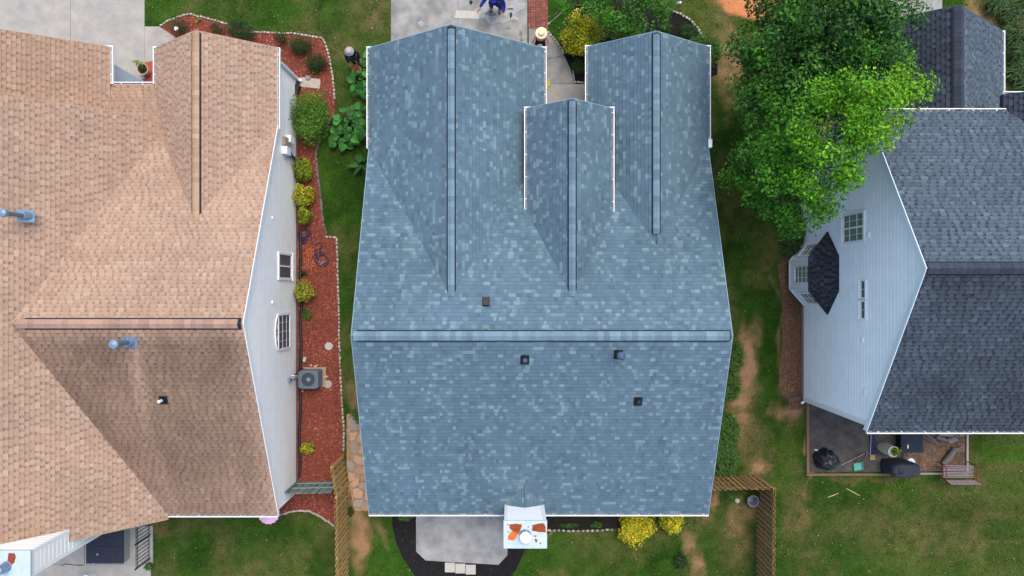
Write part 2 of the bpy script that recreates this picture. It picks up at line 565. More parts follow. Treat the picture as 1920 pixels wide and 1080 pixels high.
# ------------------------------------------------------------------ the ground sheet
def build_ground():
    xs = np.concatenate([[-600, -200, -80, -40, -26], np.arange(-20, 20.01, 0.11), [26, 40, 80, 200, 600]])
    ys = np.concatenate([[-600, -200, -80, -40, -20], np.arange(-13, 13.01, 0.11), [20, 40, 80, 200, 600]])
    X, Y = np.meshgrid(xs, ys, indexing='ij')
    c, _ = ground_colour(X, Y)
    Z = np.zeros_like(X)
    inner = (np.abs(X) < 20) & (np.abs(Y) < 13)
    Z[inner] = ((fbm(X, Y, 3.0, 5) - 0.5) * 0.02)[inner]
    V = np.stack([X.ravel(), Y.ravel(), Z.ravel()], 1)
    nx, ny = len(xs), len(ys)
    I, J = np.meshgrid(np.arange(nx - 1), np.arange(ny - 1), indexing='ij')
    a = (I * ny + J).ravel()
    faces = np.stack([a, a + ny, a + ny + 1, a + 1], 1)
    cc = c.reshape(-1, 3)
    me = bpy.data.meshes.new('ground')
    me.from_pydata(V.tolist(), [], faces.tolist())
    at = me.color_attributes.new('Col', 'FLOAT_COLOR', 'POINT')
    buf = np.ones((len(cc), 4), np.float32); buf[:, :3] = cc
    at.data.foreach_set('color', buf.ravel())
    me.polygons.foreach_set('use_smooth', [True] * len(me.polygons))
    me.materials.append(M_GROUND)
    o = bpy.data.objects.new('ground', me)
    COL.objects.link(o)
    tag(o, 'patchy green and dry lawn ground around the three houses', kind='structure')


build_ground()


def scatter(polys_in, n, polys_out=(), bbox=None):
    if bbox is None:
        xs = [p[0] for q in polys_in for p in q]; ys = [p[1] for q in polys_in for p in q]
        bbox = (min(xs), min(ys), max(xs), max(ys))
    px = RNG.uniform(bbox[0], bbox[2], n); py = RNG.uniform(bbox[1], bbox[3], n)
    ok = np.zeros(n, bool) if polys_in else np.ones(n, bool)
    for q in polys_in: ok |= in_poly(px, py, q)
    for q in polys_out: ok &= ~in_poly(px, py, q)
    px, py = px[ok], py[ok]
    return (px - 960) * S0, (540 - py) * S0


def build_grass():
    X, Y = scatter([], 1500000, NO_GRASS, (-10, -10, 1930, 1090))
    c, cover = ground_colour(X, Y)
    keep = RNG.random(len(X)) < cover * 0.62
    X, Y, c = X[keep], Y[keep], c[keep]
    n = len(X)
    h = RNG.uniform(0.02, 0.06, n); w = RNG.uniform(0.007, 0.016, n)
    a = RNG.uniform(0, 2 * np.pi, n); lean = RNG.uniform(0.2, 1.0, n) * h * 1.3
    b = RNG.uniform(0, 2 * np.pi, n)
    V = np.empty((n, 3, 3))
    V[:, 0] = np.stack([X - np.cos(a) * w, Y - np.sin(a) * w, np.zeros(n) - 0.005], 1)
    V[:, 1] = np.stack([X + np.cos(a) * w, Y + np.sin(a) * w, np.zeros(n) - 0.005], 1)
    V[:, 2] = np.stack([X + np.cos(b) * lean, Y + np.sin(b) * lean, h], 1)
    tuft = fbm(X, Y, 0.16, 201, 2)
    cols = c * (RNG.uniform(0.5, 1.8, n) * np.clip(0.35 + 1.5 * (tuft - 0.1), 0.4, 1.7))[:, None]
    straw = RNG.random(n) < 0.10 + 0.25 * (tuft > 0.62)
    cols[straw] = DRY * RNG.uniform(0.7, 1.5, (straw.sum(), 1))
    f = np.arange(n * 3).reshape(n, 3)
    o = np_mesh('grass', V.reshape(-1, 3), f, 3, cols, M_BLADE, kind='stuff')
    tag(o, 'short mown grass blades growing over the lawns', 'grass')


build_grass()


def litter():
    X, Y = scatter([], 16000, NO_GRASS, (-10, -10, 1930, 1090)); n = len(X)
    a = RNG.uniform(0, 6.283, n); L_ = RNG.uniform(.02, .07, n); W_ = L_ * RNG.uniform(.25, .6, n); ca, sa = np.cos(a), np.sin(a)
    V = np.empty((n, 4, 3)); Z = RNG.uniform(.03, .055, n)
    for k, (i, j) in enumerate(((-1, -.3), (0, -1), (1, .2), (.1, 1))):
        V[:, k] = np.stack([X + ca * i * L_ / 2 - sa * j * W_ / 2, Y + sa * i * L_ / 2 + ca * j * W_ / 2, Z + RNG.uniform(-.008, .008, n)], 1)
    pa = np.array([(.20, .15, .07), (.28, .23, .12), (.13, .08, .04), (.09, .15, .03), (.05, .12, .02), (.05, .12, .02), (.36, .33, .24)])
    c = pa[RNG.integers(0, len(pa), n)] * RNG.uniform(.6, 1.3, n)[:, None]
    o = np_mesh('lawn_litter', V.reshape(-1, 3), np.arange(n * 4).reshape(n, 4), 4, c, M_CHIP, kind='stuff')
    tag(o, 'dry leaves, clover and straw scattered through the lawns', 'litter')


litter()


def flat(name, poly_px, z0, z1, m, label, kind='structure', col=None):
    mb = MB()
    P = ccw([(G(x, y).x, G(x, y).y) for x, y in poly_px])
    mb.prism(P, z0, z1, col)
    return mb.build(name, m, None, kind=kind, label=label, base=(P[0][0], P[0][1], 0))


# mulch beds: a soil sheet plus loose chips
def chips(name, label, polys, n, palette, out=(), z=0.03, size=(0.02, 0.07)):
    X, Y = scatter(polys, n, out)
    n = len(X)
    L_ = RNG.uniform(size[0], size[1], n); W_ = L_ * RNG.uniform(0.2, 0.5, n)
    a = RNG.uniform(0, 2 * np.pi, n)
    t = RNG.uniform(-0.35, 0.35, n); t2 = RNG.uniform(-0.35, 0.35, n)
    ca, sa = np.cos(a), np.sin(a)
    Z = z + RNG.uniform(0.002, 0.02, n)
    V = np.empty((n, 4, 3))
    for k, (i, j) in enumerate(((-1, -1), (1, -1), (1, 1), (-1, 1))):
        V[:, k, 0] = X + ca * i * L_ / 2 - sa * j * W_ / 2
        V[:, k, 1] = Y + sa * i * L_ / 2 + ca * j * W_ / 2
        V[:, k, 2] = Z + t * i * L_ / 2 + t2 * j * W_ / 2
    pal = np.array(palette)
    cols = pal[RNG.integers(0, len(pal), n)] * (RNG.uniform(0.6, 1.4, n) * (0.6 + 0.8 * fbm(X, Y, 0.9, 301, 3)))[:, None]
    o = np_mesh(name, V.reshape(-1, 3), np.arange(n * 4).reshape(n, 4), 4, cols, M_CHIP, kind='stuff')
    tag(o, label, 'mulch')


RED = [(0.26, 0.068, 0.045), (0.21, 0.054, 0.038), (0.30, 0.092, 0.06), (0.165, 0.042, 0.03), (0.36, 0.16, 0.10), (0.12, 0.045, 0.03)]
flat('mulch_bed', BED_L, -0.05, 0.03, M_MULCH, 'red mulch bed beside the tan roofed house', col=(0.17, 0.045, 0.03))
chips('red_mulch', 'red bark chips strewn over the long bed by the tan house', [BED_L], 75000, RED, [HOUSE_L])
BLK = [(0.018, 0.016, 0.016), (0.012, 0.011, 0.012), (0.03, 0.026, 0.024), (0.05, 0.04, 0.035)]
flat('mulch_bed', BED_F, -0.05, 0.025, M_MULCH, 'black mulch bed in front of the blue roofed house', col=(0.014, 0.013, 0.013))
flat('mulch_bed', BED_P, -0.05, 0.025, M_MULCH, 'black mulch bed curving round the grey back patio', col=(0.016, 0.015, 0.015))
flat('mulch_bed', BED_Q, -0.05, 0.022, M_MULCH, 'narrow dark bed under the back gutter by the yellow shrubs', col=(0.022, 0.020, 0.016))
chips('black_mulch', 'black bark chips over the beds of the blue roofed house', [BED_F, BED_P, BED_Q], 34000, BLK, [PATIO_C], z=0.025)
flat('soil_strip', BED_R, -0.05, 0.015, M_MULCH, 'bare brown soil strip along the pale blue wall', col=(0.150, 0.078, 0.046))
chips('soil_litter', 'brown litter on the soil strip along the pale blue wall', [BED_R], 5000, [(0.17, 0.088, 0.055), (0.11, 0.062, 0.04), (0.24, 0.14, 0.09)], z=0.015)


# slabs with open joints
def slabs(name, label, pieces, m, z1=0.04, gap=0.012):
    t = thing(name, label, None, G(*pieces[0][0]), kind='structure')
    for k, poly in enumerate(pieces):
        P = ccw([(G(x, y).x, G(x, y).y) for x, y in poly])
        cx = sum(p[0] for p in P) / len(P); cy = sum(p[1] for p in P) / len(P)
        Q = []
        for p in P:
            d = Vector((cx - p[0], cy - p[1])); l = d.length
            Q.append((p[0] + d.x / l * gap, p[1] + d.y / l * gap))
        mb = MB(); mb.prism(Q, -0.06, z1)
        mb.build('slab', m if not isinstance(m, list) else m[k % len(m)], t)
    return t


slabs('driveway', 'pale concrete driveway in front of the tan roofed house',
      [[(-60, -40), (133, -40), (133, 150), (-60, 150)], [(133, -40), (272, -40), (272, 150), (133, 150)]], M_CONC_W)
slabs('walkway', 'short concrete walk beside the tan house driveway', [WALK_L], M_CONC_W, 0.05)
slabs('driveway', 'stained grey concrete driveway in front of the blue roofed house',
      [[(733, -40), (859, -40), (859, 120), (733, 120)], [(859, -40), (989, -40), (989, 120), (859, 120)]], M_CONC)
slabs('walkway', 'curved concrete entry walk between the two blue front gables',
      [[(991, 52), (1027, 60), (1045, 85), (1058, 105), (1022, 112), (991, 112)], [(991, 112), (1022, 112), (1058, 105), (1070, 130), (1078, 158), (991, 158)],
       [(991, 158), (1105, 158), (1105, 260), (991, 260)]], [M_CONC, M_CONC, M_CONC_W], 0.05)
slabs('patio', 'grey concrete back patio with clipped corners beside the rusty chimney', [PATIO_C], M_CONC_P, 0.07)
slabs('patio', 'dark weathered concrete patio behind the pale blue house', [PATIO_R], M_CONC_D, 0.05)
slabs('driveway', 'grey driveway slab beyond the tall trees', [[(1600, -60), (1766, -60), (1766, 60), (1600, 60)]], M_CONC, 0.04)
slabs('porch_slab', 'grey concrete landing below the left chimney', [[(60, 985), (160, 985), (160, 1058), (60, 1058)], [(60, 1058), (284, 1058), (284, 1110), (60, 1110)],
                                                                      [(160, 985), (288, 985), (288, 1058), (160, 1058)]], M_CONC_W, 0.05)
# pale repair on the driveway (a thin skim of newer concrete)
mb = MB(); mb.prism(ccw([(G(x, y).x, G(x, y).y) for x, y in ((856, 20), (897, 22), (898, 36), (852, 34))]), 0.03, 0.045)
mb.build('concrete_patch', M_CONC_PALE, None, label='pale rectangular repair patch on the stained driveway', cat='patch', base=G(876, 28))
# three paver blocks at the patio foot
pv = thing('paver_step', 'three square cream pavers laid against the patio foot', 'paver', G(863, 1064))
for (x0, x1, y0, y1) in ((834.5, 853, 1054, 1072), (854, 872.5, 1056, 1074), (873.5, 892, 1058, 1076)):
    mb = MB(); a, b = G(x0, y1), G(x1, y0)
    mb.box((a.x, a.y, -0.03), (b.x, b.y, 0.06)); mb.build('paver', M_CONC_PALE, pv)


# ------------------------------------------------------------------ bricks, edging and flagstones
def block_mesh(name, lx, ly, lz, m, bev=0.006):
    mb = MB()
    x, y = lx / 2, ly / 2
    b = bev
    lo = [(-x, -y), (x, -y), (x, y), (-x, y)]
    hi = [(-x + b, -y + b), (x - b, -y + b), (x - b, y - b), (-x + b, y - b)]
    base = [(p[0], p[1], 0) for p in lo]; mid = [(p[0], p[1], lz - b) for p in lo]; top = [(p[0], p[1], lz) for p in hi]
    mb.face(top)
    for i in range(4):
        j = (i + 1) % 4
        mb.face([base[i], base[j], mid[j], mid[i]]); mb.face([mid[i], mid[j], top[j], top[i]])
    me = mb.mesh(name); me.materials.append(m)
    return me


BM_PATH = block_mesh('brick', 0.198, 0.094, 0.10, M_BRICK)
bp = thing('brick_path', 'red brick strip path between driveway and front lawn', None, G(1008, 20), kind='structure')
mb = MB(); P = ccw([(G(x, y).x, G(x, y).y) for x, y in PATHB]); mb.prism(P, -0.05, 0.035); mb.build('bedding', M_SOIL, bp)
x0 = G(990, 0).x
for k in range(22):                                             # soldier rows left and right
    y = G(0, 52).y + 0.10 + k * 0.205
    for xx in (x0 + 0.055, x0 + 0.775):
        inst('brick', BM_PATH, bp, (xx, y + (0.0 if xx < x0 + .5 else -0.12), -0.04 + random.uniform(0, .006)), (0, 0, R(90) + random.uniform(-.02, .02)))
for r in range(11):                                             # basket weave between them
    for c in range(3):
        cx = x0 + 0.115 + 0.1 + c * 0.205; cy = G(0, 52).y + 0.12 + r * 0.205
        horiz = (r + c) % 2
        for s in (-0.05, 0.05):
            if horiz: inst('brick', BM_PATH, bp, (cx, cy + s, -0.045 + random.uniform(0, .006)), (0, 0, random.uniform(-.03, .03)))
            else: inst('brick', BM_PATH, bp, (cx + s, cy, -0.045 + random.uniform(0, .006)), (0, 0, R(90) + random.uniform(-.03, .03)))
for k in range(4):
    p = G(994 + k * 9, 51.5 + k * 2.3); inst('brick', BM_PATH, bp, (p.x, p.y, -0.04), (0, 0, -0.24 + random.uniform(-.03, .03)))

BM_PAT = block_mesh('brick', 0.196, 0.093, 0.10, M_BRICK_P)
bp2 = thing('brick_patio', 'mossy basket weave brick patio beneath the firewood', None, G(1750, 850), kind='structure')
mb = MB(); P = ccw([(G(x, y).x, G(x, y).y) for x, y in PATIO_B]); mb.prism(P, -0.05, 0.015); mb.build('bedding', M_SOIL, bp2)
a = G(1691, 883)
for r in range(13):
    for c in range(13):
        cx = a.x + 0.1 + c * 0.2; cy = a.y + 0.1 + r * 0.2
        if r > 8: continue
        for s in (-0.05, 0.05):
            zz = -0.055 + random.uniform(0, .012)
            if (r + c) % 2: inst('brick', BM_PAT, bp2, (cx, cy + s, zz), (0, 0, random.uniform(-.04, .04)))
            else: inst('brick', BM_PAT, bp2, (cx + s, cy, zz), (0, 0, R(90) + random.uniform(-.04, .04)))


def polyline(pts, step):
    out = []
    acc = 0
    for (a, b) in zip(pts[:-1], pts[1:]):
        d = (b - a).length
        t = acc
        while t < d:
            p = a + (b - a) * (t / d)
            out.append((p, math.atan2(b.y - a.y, b.x - a.x)))
            t += step
        acc = t - d
    return out


def edging(name, label, px, step, me, zz=0.0, piece='edging_stone', jit=0.012, cat='edging'):
    pts = [G(x, y) for x, y in px]
    t = thing(name, label, cat, pts[0], 'stone edgings of the beds')
    for (p, a) in polyline(pts, step):
        s = random.uniform(0.85, 1.12)
        inst(piece, me, t, (p.x + random.uniform(-jit, jit), p.y + random.uniform(-jit, jit), zz - 0.02 + random.uniform(0, .02)),
             (random.uniform(-.06, .06), random.uniform(-.06, .06), a + random.uniform(-.12, .12)), (s, random.uniform(.9, 1.15), 1))
    return t


SM = block_mesh('edging_stone', 0.105, 0.085, 0.11, M_STONE, 0.015)
SMD = block_mesh('edging_stone', 0.11, 0.085, 0.12, mat('dark_edging_stone', (0.13, 0.105, 0.09), .95, noise=.25, nscale=18, rnd=.35), 0.015)
SM2 = block_mesh('edging_stone', 0.12, 0.07, 0.10, M_STONE, 0.012)
edging('garden_edging', 'tan stone edging around the front of the red mulch bed',
       [(303, 48), (320, 38), (345, 30), (356, 27), (375, 32), (400, 38), (430, 47)], 0.15, SM2)
edging('garden_edging', 'cream stone edging along the lawn side of the upper red bed',
       [(470, 61), (545, 63), (605, 72), (612, 85), (620, 118), (625, 150), (628, 190)], 0.155, SM2)
edging('garden_edging', 'dark double row of stones beside the wide green shrub',
       [(627, 215), (600, 255), (593, 290), (597, 330), (603, 380), (607, 420), (613, 440)], 0.115, SMD)
edging('garden_edging', 'straight cream brick edging beside the hoses and cooling unit',
       [(613, 444), (632, 446), (634, 520), (636, 600), (638, 680), (641, 740), (645, 800), (645, 846)], 0.165, SM2)
edging('garden_edging', 'curved stone edging between the red bed and the lower left lawn',
       [(526, 964), (553, 957), (580, 957), (600, 967), (627, 985)], 0.12, SM2)
edging('garden_edging', 'rough stone arc around the black front bed',
       [(1250, 17), (1275, 27), (1295, 39), (1308, 55), (1318, 74)], 0.15, SM)
edging('garden_edging', 'brown stones along the curved entry walk',
       [(1029, 62), (1046, 83), (1059, 104)], 0.13, SM)
edging('garden_edging', 'low brick corner beside the small round bush by the porch',
       [(1074, 136), (1078, 155), (1098, 155)], 0.14, SM2)
edging('garden_edging', 'short brick row along the garage wall by the entry walk',
       [(1021, 128), (1023, 156)], 0.14, SM2)
edging('garden_edging', 'weathered stepping edging under the back gutter',
       [(1030, 993), (1095, 995), (1150, 992)], 0.2, SM2)

# flagstone path: hand laid polygons
FLAGS = [
    ('G', [(652, 786), (662, 780), (674, 790), (672, 806), (658, 808)]), ('F', [(676, 790), (700, 782), (702, 802), (690, 812), (675, 806)]),
    ('G', [(657, 838), (665, 828), (672, 833), (673, 846), (666, 852), (659, 848)]), ('F', [(675, 810), (690, 814), (688, 828), (675, 830), (668, 824)]),
    ('F', [(669, 846), (677, 840), (692, 842), (706, 846), (706, 858), (690, 856), (674, 850)]),
    ('F', [(661, 856), (668, 853), (680, 857), (690, 858), (706, 860), (706, 869), (690, 871), (672, 872), (666, 866)]),
    ('G', [(651, 866), (657, 861), (664, 868), (667, 876), (661, 883), (652, 878)]), ('F', [(669, 875), (683, 873), (706, 871), (706, 886), (690, 886), (676, 890), (667, 885)]),
    ('F', [(653, 884), (662, 886), (667, 889), (666, 900), (657, 902), (652, 894)]), ('F', [(659, 904), (671, 891), (675, 899), (671, 910), (663, 914), (658, 911)]),
    ('F', [(676, 892), (688, 888), (706, 888), (706, 902), (680, 902)]), ('G', [(677, 904), (706, 904), (706, 918), (688, 921), (672, 913)]),
    ('F', [(661, 917), (671, 914), (681, 921), (680, 934), (666, 934), (662, 925)]), ('F', [(684, 922), (706, 920), (706, 940), (684, 938)]),
    ('G', [(662, 944), (667, 936), (682, 936), (682, 944), (672, 951), (664, 949)]), ('F', [(684, 940), (706, 942), (706, 954), (686, 956), (676, 951)]),
    ('F', [(656, 812), (672, 809), (666, 824), (657, 828)]),
]
fp = thing('flagstone_path', 'pinkish flagstone path between the fence and the blue house', None, G(680, 870), kind='structure')
mb = MB(); P = ccw([(G(x, y).x, G(x, y).y) for x, y in ((650, 776), (712, 776), (712, 958), (664, 958), (650, 880))]); mb.prism(P, -0.05, 0.008, (0.36, 0.22, 0.13))
mb.build('bedding', M_MULCH, fp)
for k, poly in FLAGS:
    P = ccw([(G(x, y).x, G(x, y).y) for x, y in poly])
    cx = sum(p[0] for p in P) / len(P); cy = sum(p[1] for p in P) / len(P)
    P = [(cx + (p[0] - cx) * 0.99, cy + (p[1] - cy) * 0.99) for p in P]
    mb = MB(); h = random.uniform(0.03, 0.045)
    mb.prism(P, -0.02, h - 0.01)
    mb.f.pop(0); mb.c.pop(0)                                    # chamfered top
    Q = [(cx + (p[0] - cx) * 0.95, cy + (p[1] - cy) * 0.95) for p in P]
    mb.face([(q[0], q[1], h) for q in Q])
    for i in range(len(P)):
        j = (i + 1) % len(P)
        mb.face([(*P[i], h - .01), (*P[j], h - .01), (*Q[j], h), (*Q[i], h)])
    mb.build('flagstone', M_FLAG_G if k == 'G' else M_FLAG, fp)

# ------------------------------------------------------------------ roofs
class Roof:
    """a set of planes; tabs are made course by course, those under another plane are dropped"""

    def __init__(self):
        self.planes = []

    def add(self, pts, eave, style, pal, tint=None):
        pts = [Vector(p) for p in pts]
        U = Vector(eave).normalized()
        n = (pts[1] - pts[0]).cross(pts[2] - pts[0]).normalized()
        if n.z < 0: n = -n
        V = n.cross(U)
        if V.z < 0: V = -V
        O = pts[0]
        uv = ccw([((p - O).dot(U), (p - O).dot(V)) for p in pts])
        self.planes.append(dict(pts=pts, U=U, V=V, n=n, O=O, uv=uv, xy=ccw([(p.x, p.y) for p in pts]), style=style, pal=pal, tint=tint))

    def hidden(self, p, me_):
        for q in self.planes:
            if q is me_: continue
            n, O = q['n'], q['O']
            z = O.z - (n.x * (p.x - O.x) + n.y * (p.y - O.y)) / n.z
            if z > p.z + 0.025:
                xy = q['xy']
                ins = True
                for i in range(len(xy)):
                    a, b = xy[i], xy[(i + 1) % len(xy)]
                    if (b[0] - a[0]) * (p.y - a[1]) - (b[1] - a[1]) * (p.x - a[0]) < 0.02: ins = False; break
                if ins: return True
        return False

    def build(self, house, deckmat, deck_t=0.16, n_parts=300):
        mb = MB()
        for q in self.planes:
            d = Vector((0, 0, -0.012))
            mb.extrude([p + d for p in q['pts']], (0, 0, -deck_t))
        roof = mb.build('roof', deckmat, house)
        tabs = []                                              # (size in the picture, polygon3d, lower height, upper height, colour)
        E = 0.1435
        for q in self.planes:
            uv = q['uv']
            u0, u1 = min(p[0] for p in uv), max(p[0] for p in uv)
            v0, v1 = min(p[1] for p in uv), max(p[1] for p in uv)
            O, U, V, n = q['O'], q['U'], q['V'], q['n']
            nc = int(math.ceil((v1 - v0) / E))
            for c in range(nc):
                a, b = v0 + c * E, min(v0 + (c + 1) * E, v1)
                u = u0 - random.uniform(0, 0.25)
                rects = []
                if q['style'] == 'blend':
                    while u < u1:
                        w = random.choice((0.09, 0.11, 0.13, 0.15, 0.18, 0.22)) * random.uniform(0.9, 1.1)
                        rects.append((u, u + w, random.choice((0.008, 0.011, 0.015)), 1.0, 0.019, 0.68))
                        u += w
                else:
                    while u < u1:
                        w = random.uniform(0.11, 0.22); g = random.uniform(0.06, 0.12)
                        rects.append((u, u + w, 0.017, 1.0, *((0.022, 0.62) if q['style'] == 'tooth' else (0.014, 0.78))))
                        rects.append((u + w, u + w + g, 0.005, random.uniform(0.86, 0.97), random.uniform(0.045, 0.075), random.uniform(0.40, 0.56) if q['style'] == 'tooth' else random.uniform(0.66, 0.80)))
                        u += w + g
                tone = random.uniform(0.97, 1.03)
                for (ua, ub, t, k, bw, bk) in rects:
                    pl = clip_poly([(ua, a), (ub, a), (ub, b), (ua, b)], uv)
                    if len(pl) < 3 or area2(pl) < 1e-4: continue
                    pts = [O + U * p[0] + V * p[1] for p in pl]
                    ctr = sum(pts, Vector()) / len(pts)
                    if self.hidden(ctr, q) and all(self.hidden(p, q) for p in pts): continue
                    hh = [t * (1 - (p[1] - a) / E) + 0.002 for p in pl]
                    top = [p + n * h for p, h in zip(pts, hh)]
                    col = q['pal'](k)
                    kk = tone
                    if q['tint']:
                        tv = q['tint'](ctr)
                        col = tuple(col[i] * tv[i] for i in range(3))
                    col = tuple(max(0.0, x * kk) for x in col)
                    D = CAM_H - ctr.z
                    px, py = 960 + ctr.x / D * F, 540 - ctr.y / D * F
                    cosv = max(0.0, n.dot((Vector((0, 0, CAM_H)) - ctr).normalized()))
                    size = area2(pl) * cosv / D ** 2 if (5 < px < 1915 and 5 < py < 1075) else 0
                    bp_ = clip_poly([(ua, b - bw), (ub, b - bw), (ub, b), (ua, b)], uv)      # dark strip: shade under the next course and in recesses, painted into the colour
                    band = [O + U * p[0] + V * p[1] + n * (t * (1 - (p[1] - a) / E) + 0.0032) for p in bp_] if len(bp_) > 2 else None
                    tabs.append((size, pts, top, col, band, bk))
        order = sorted(range(len(tabs)), key=lambda i: -tabs[i][0])
        single = set(order[:n_parts])
        big = MB()
        for i, (s, pts, top, col, band, bk) in enumerate(tabs):
            m = MB() if i in single else big
            m.face(top, col)
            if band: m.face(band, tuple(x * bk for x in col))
            L = len(pts)
            for k in range(L):
                j = (k + 1) % L
                m.face([pts[k] - Vector((0, 0, .012)), pts[j] - Vector((0, 0, .012)), top[j], top[k]], tuple(x * 0.8 for x in col))
            if i in single: m.build('shingle', M_SHINGLE, roof)
        big.build('shingle_field', M_SHINGLE, roof, kind='stuff')
        return roof


CAPS = {}


def ridge(roof, A, B, pitch, halfw, capmat, vent=True, expo=0.19, start=0.0):
    A, B = Vector(A), Vector(B)
    d = (B - A); Lr = d.length; d.normalize()
    ang = math.atan2(d.y, d.x)
    rot = Matrix.Rotation(ang, 3, 'Z')
    up = 0.045 if vent else 0.012
    if vent:
        mb = MB()
        hw = halfw + 0.043
        s = 0.035
        prof = [(-hw, -pitch * hw - 0.02), (-hw, -pitch * hw + s), (0, s), (hw, -pitch * hw + s), (hw, -pitch * hw - 0.02)]
        a0 = start; a1 = Lr - 0.06
        for (y0, z0), (y1, z1) in zip(prof[:-1], prof[1:]):
            mb.face([A + rot @ Vector(p) for p in ((a0, y0, z0), (a1, y0, z0), (a1, y1, z1), (a0, y1, z1))])
        for x in (a0, a1):
            mb.face([A + rot @ Vector((x, y, z)) for y, z in prof])
        mb.build('ridge_vent', M_VENTBLACK, roof)
    key = (round(pitch, 3), halfw, capmat.name)
    if key not in CAPS:
        mb = MB()
        e = expo + 0.02
        th = 0.012
        for s in (-1, 1):
            hwv = s * halfw
            zz = -pitch * halfw
            top = [(0, 0, th), (e, 0, 0.004), (e, hwv, zz + 0.004), (0, hwv, zz + th)]
            if s > 0: top.reverse()
            mb.face(top)
            mb.face([(0, hwv, zz + th), (e, hwv, zz + .004), (e, hwv, zz - .012), (0, hwv, zz - .012)])
            mb.face([(0, 0, th), (0, hwv, zz + th), (0, hwv, zz - .012), (0, 0, -.012)])
        me = mb.mesh('ridge_cap'); me.materials.append(capmat)
        CAPS[key] = me
    n = int(Lr / expo)
    for i in range(n):
        p = A + d * (i * expo)
        inst('ridge_cap', CAPS[key], roof, (p.x, p.y, p.z + up + random.uniform(0, .003)), (0, 0, ang + random.uniform(-.008, .008)))


def gutter(house, A, B, out, w=0.095, h=0.10, name='gutter', m=None):
    A, B, out = Vector(A), Vector(B), Vector(out).normalized()
    d = (B - A); L = d.length; d.normalize()
    rot = Matrix((d, out, Vector((0, 0, 1)))).transposed()
    mb = MB()
    mb.box((0, 0.004, -h), (L, 0.014, -0.005), rot=rot, org=A)
    mb.box((0, w - .028, -h), (L, w, 0.008), rot=rot, org=A)
    mb.box((-0.008, 0.004, -h), (0, w, 0.01), rot=rot, org=A)
    mb.box((L, 0.004, -h), (L + .008, w, 0.01), rot=rot, org=A)
    x = 0.35
    while x < L:
        mb.box((x, 0.014, -0.012), (x + .025, w - .028, -0.004), rot=rot, org=A); x += 0.8
    g = mb.build(name, m or M_WHITE, house)
    mb = MB(); mb.box((0, 0.014, -h), (L, w - .028, -h + 0.012), rot=rot, org=A)
    mb.build('trough', mat('gutter_trough', (.16, .15, .135), .9, noise=.4, nscale=10), g)
    return g


def rake_board(house, A, B, out, drop=0.18, th=0.03, name='rake_board', m=None):
    A, B, out = Vector(A), Vector(B), Vector(out).normalized()
    mb = MB()
    z = Vector((0, 0, 1))
    mb.extrude([A + z * 0.006, B + z * 0.006, B - z * drop, A - z * drop], out * th)
    return mb.build(name, m or M_WHITE, house)


LAP = ((0.0, 0.62), (0.62, 0.86), (0.86, 1.0))


def lap_profile(f):
    # dutch lap: nearly flat face, then a scoop back to the wall
    if f < 0.62: return 0.017 - 0.004 * f / 0.62
    if f < 0.86: return 0.013 - 0.011 * (f - 0.62) / 0.24
    return 0.002


def siding(wall, X, poly_yz, out, m, h=0.2, name='siding_board'):
    """lapped boards on the plane x = X; out = +1/-1 is the outward side"""
    P = ccw(poly_yz)
    z0 = min(p[1] for p in P); z1 = max(p[1] for p in P)
    y0 = min(p[0] for p in P) - 1; y1 = max(p[0] for p in P) + 1
    k = 0
    while z0 + k * h < z1:
        a = z0 + k * h; k += 1
        pl = clip_poly([(y0, a), (y1, a), (y1, a + h), (y0, a + h)], P)
        if len(pl) < 3 or area2(pl) < 1e-3: continue
        mb = MB()
        def pt(p, base=0.0): return Vector((X + out * (0.004 + lap_profile((p[1] - a) / h) - base), p[0], p[1]))
        for (fa, fb) in LAP:
            strip = clip_poly([(y0, a + fa * h), (y1, a + fa * h), (y1, a + fb * h), (y0, a + fb * h)], pl)
            if len(strip) > 2: mb.face([pt(p) for p in strip])
        bot = sorted(pl, key=lambda p: p[1])[:2]
        mb.face([pt(bot[0]), pt(bot[1]), pt(bot[1], 0.03), pt(bot[0], 0.03)])
        mb.build(name, m, wall)


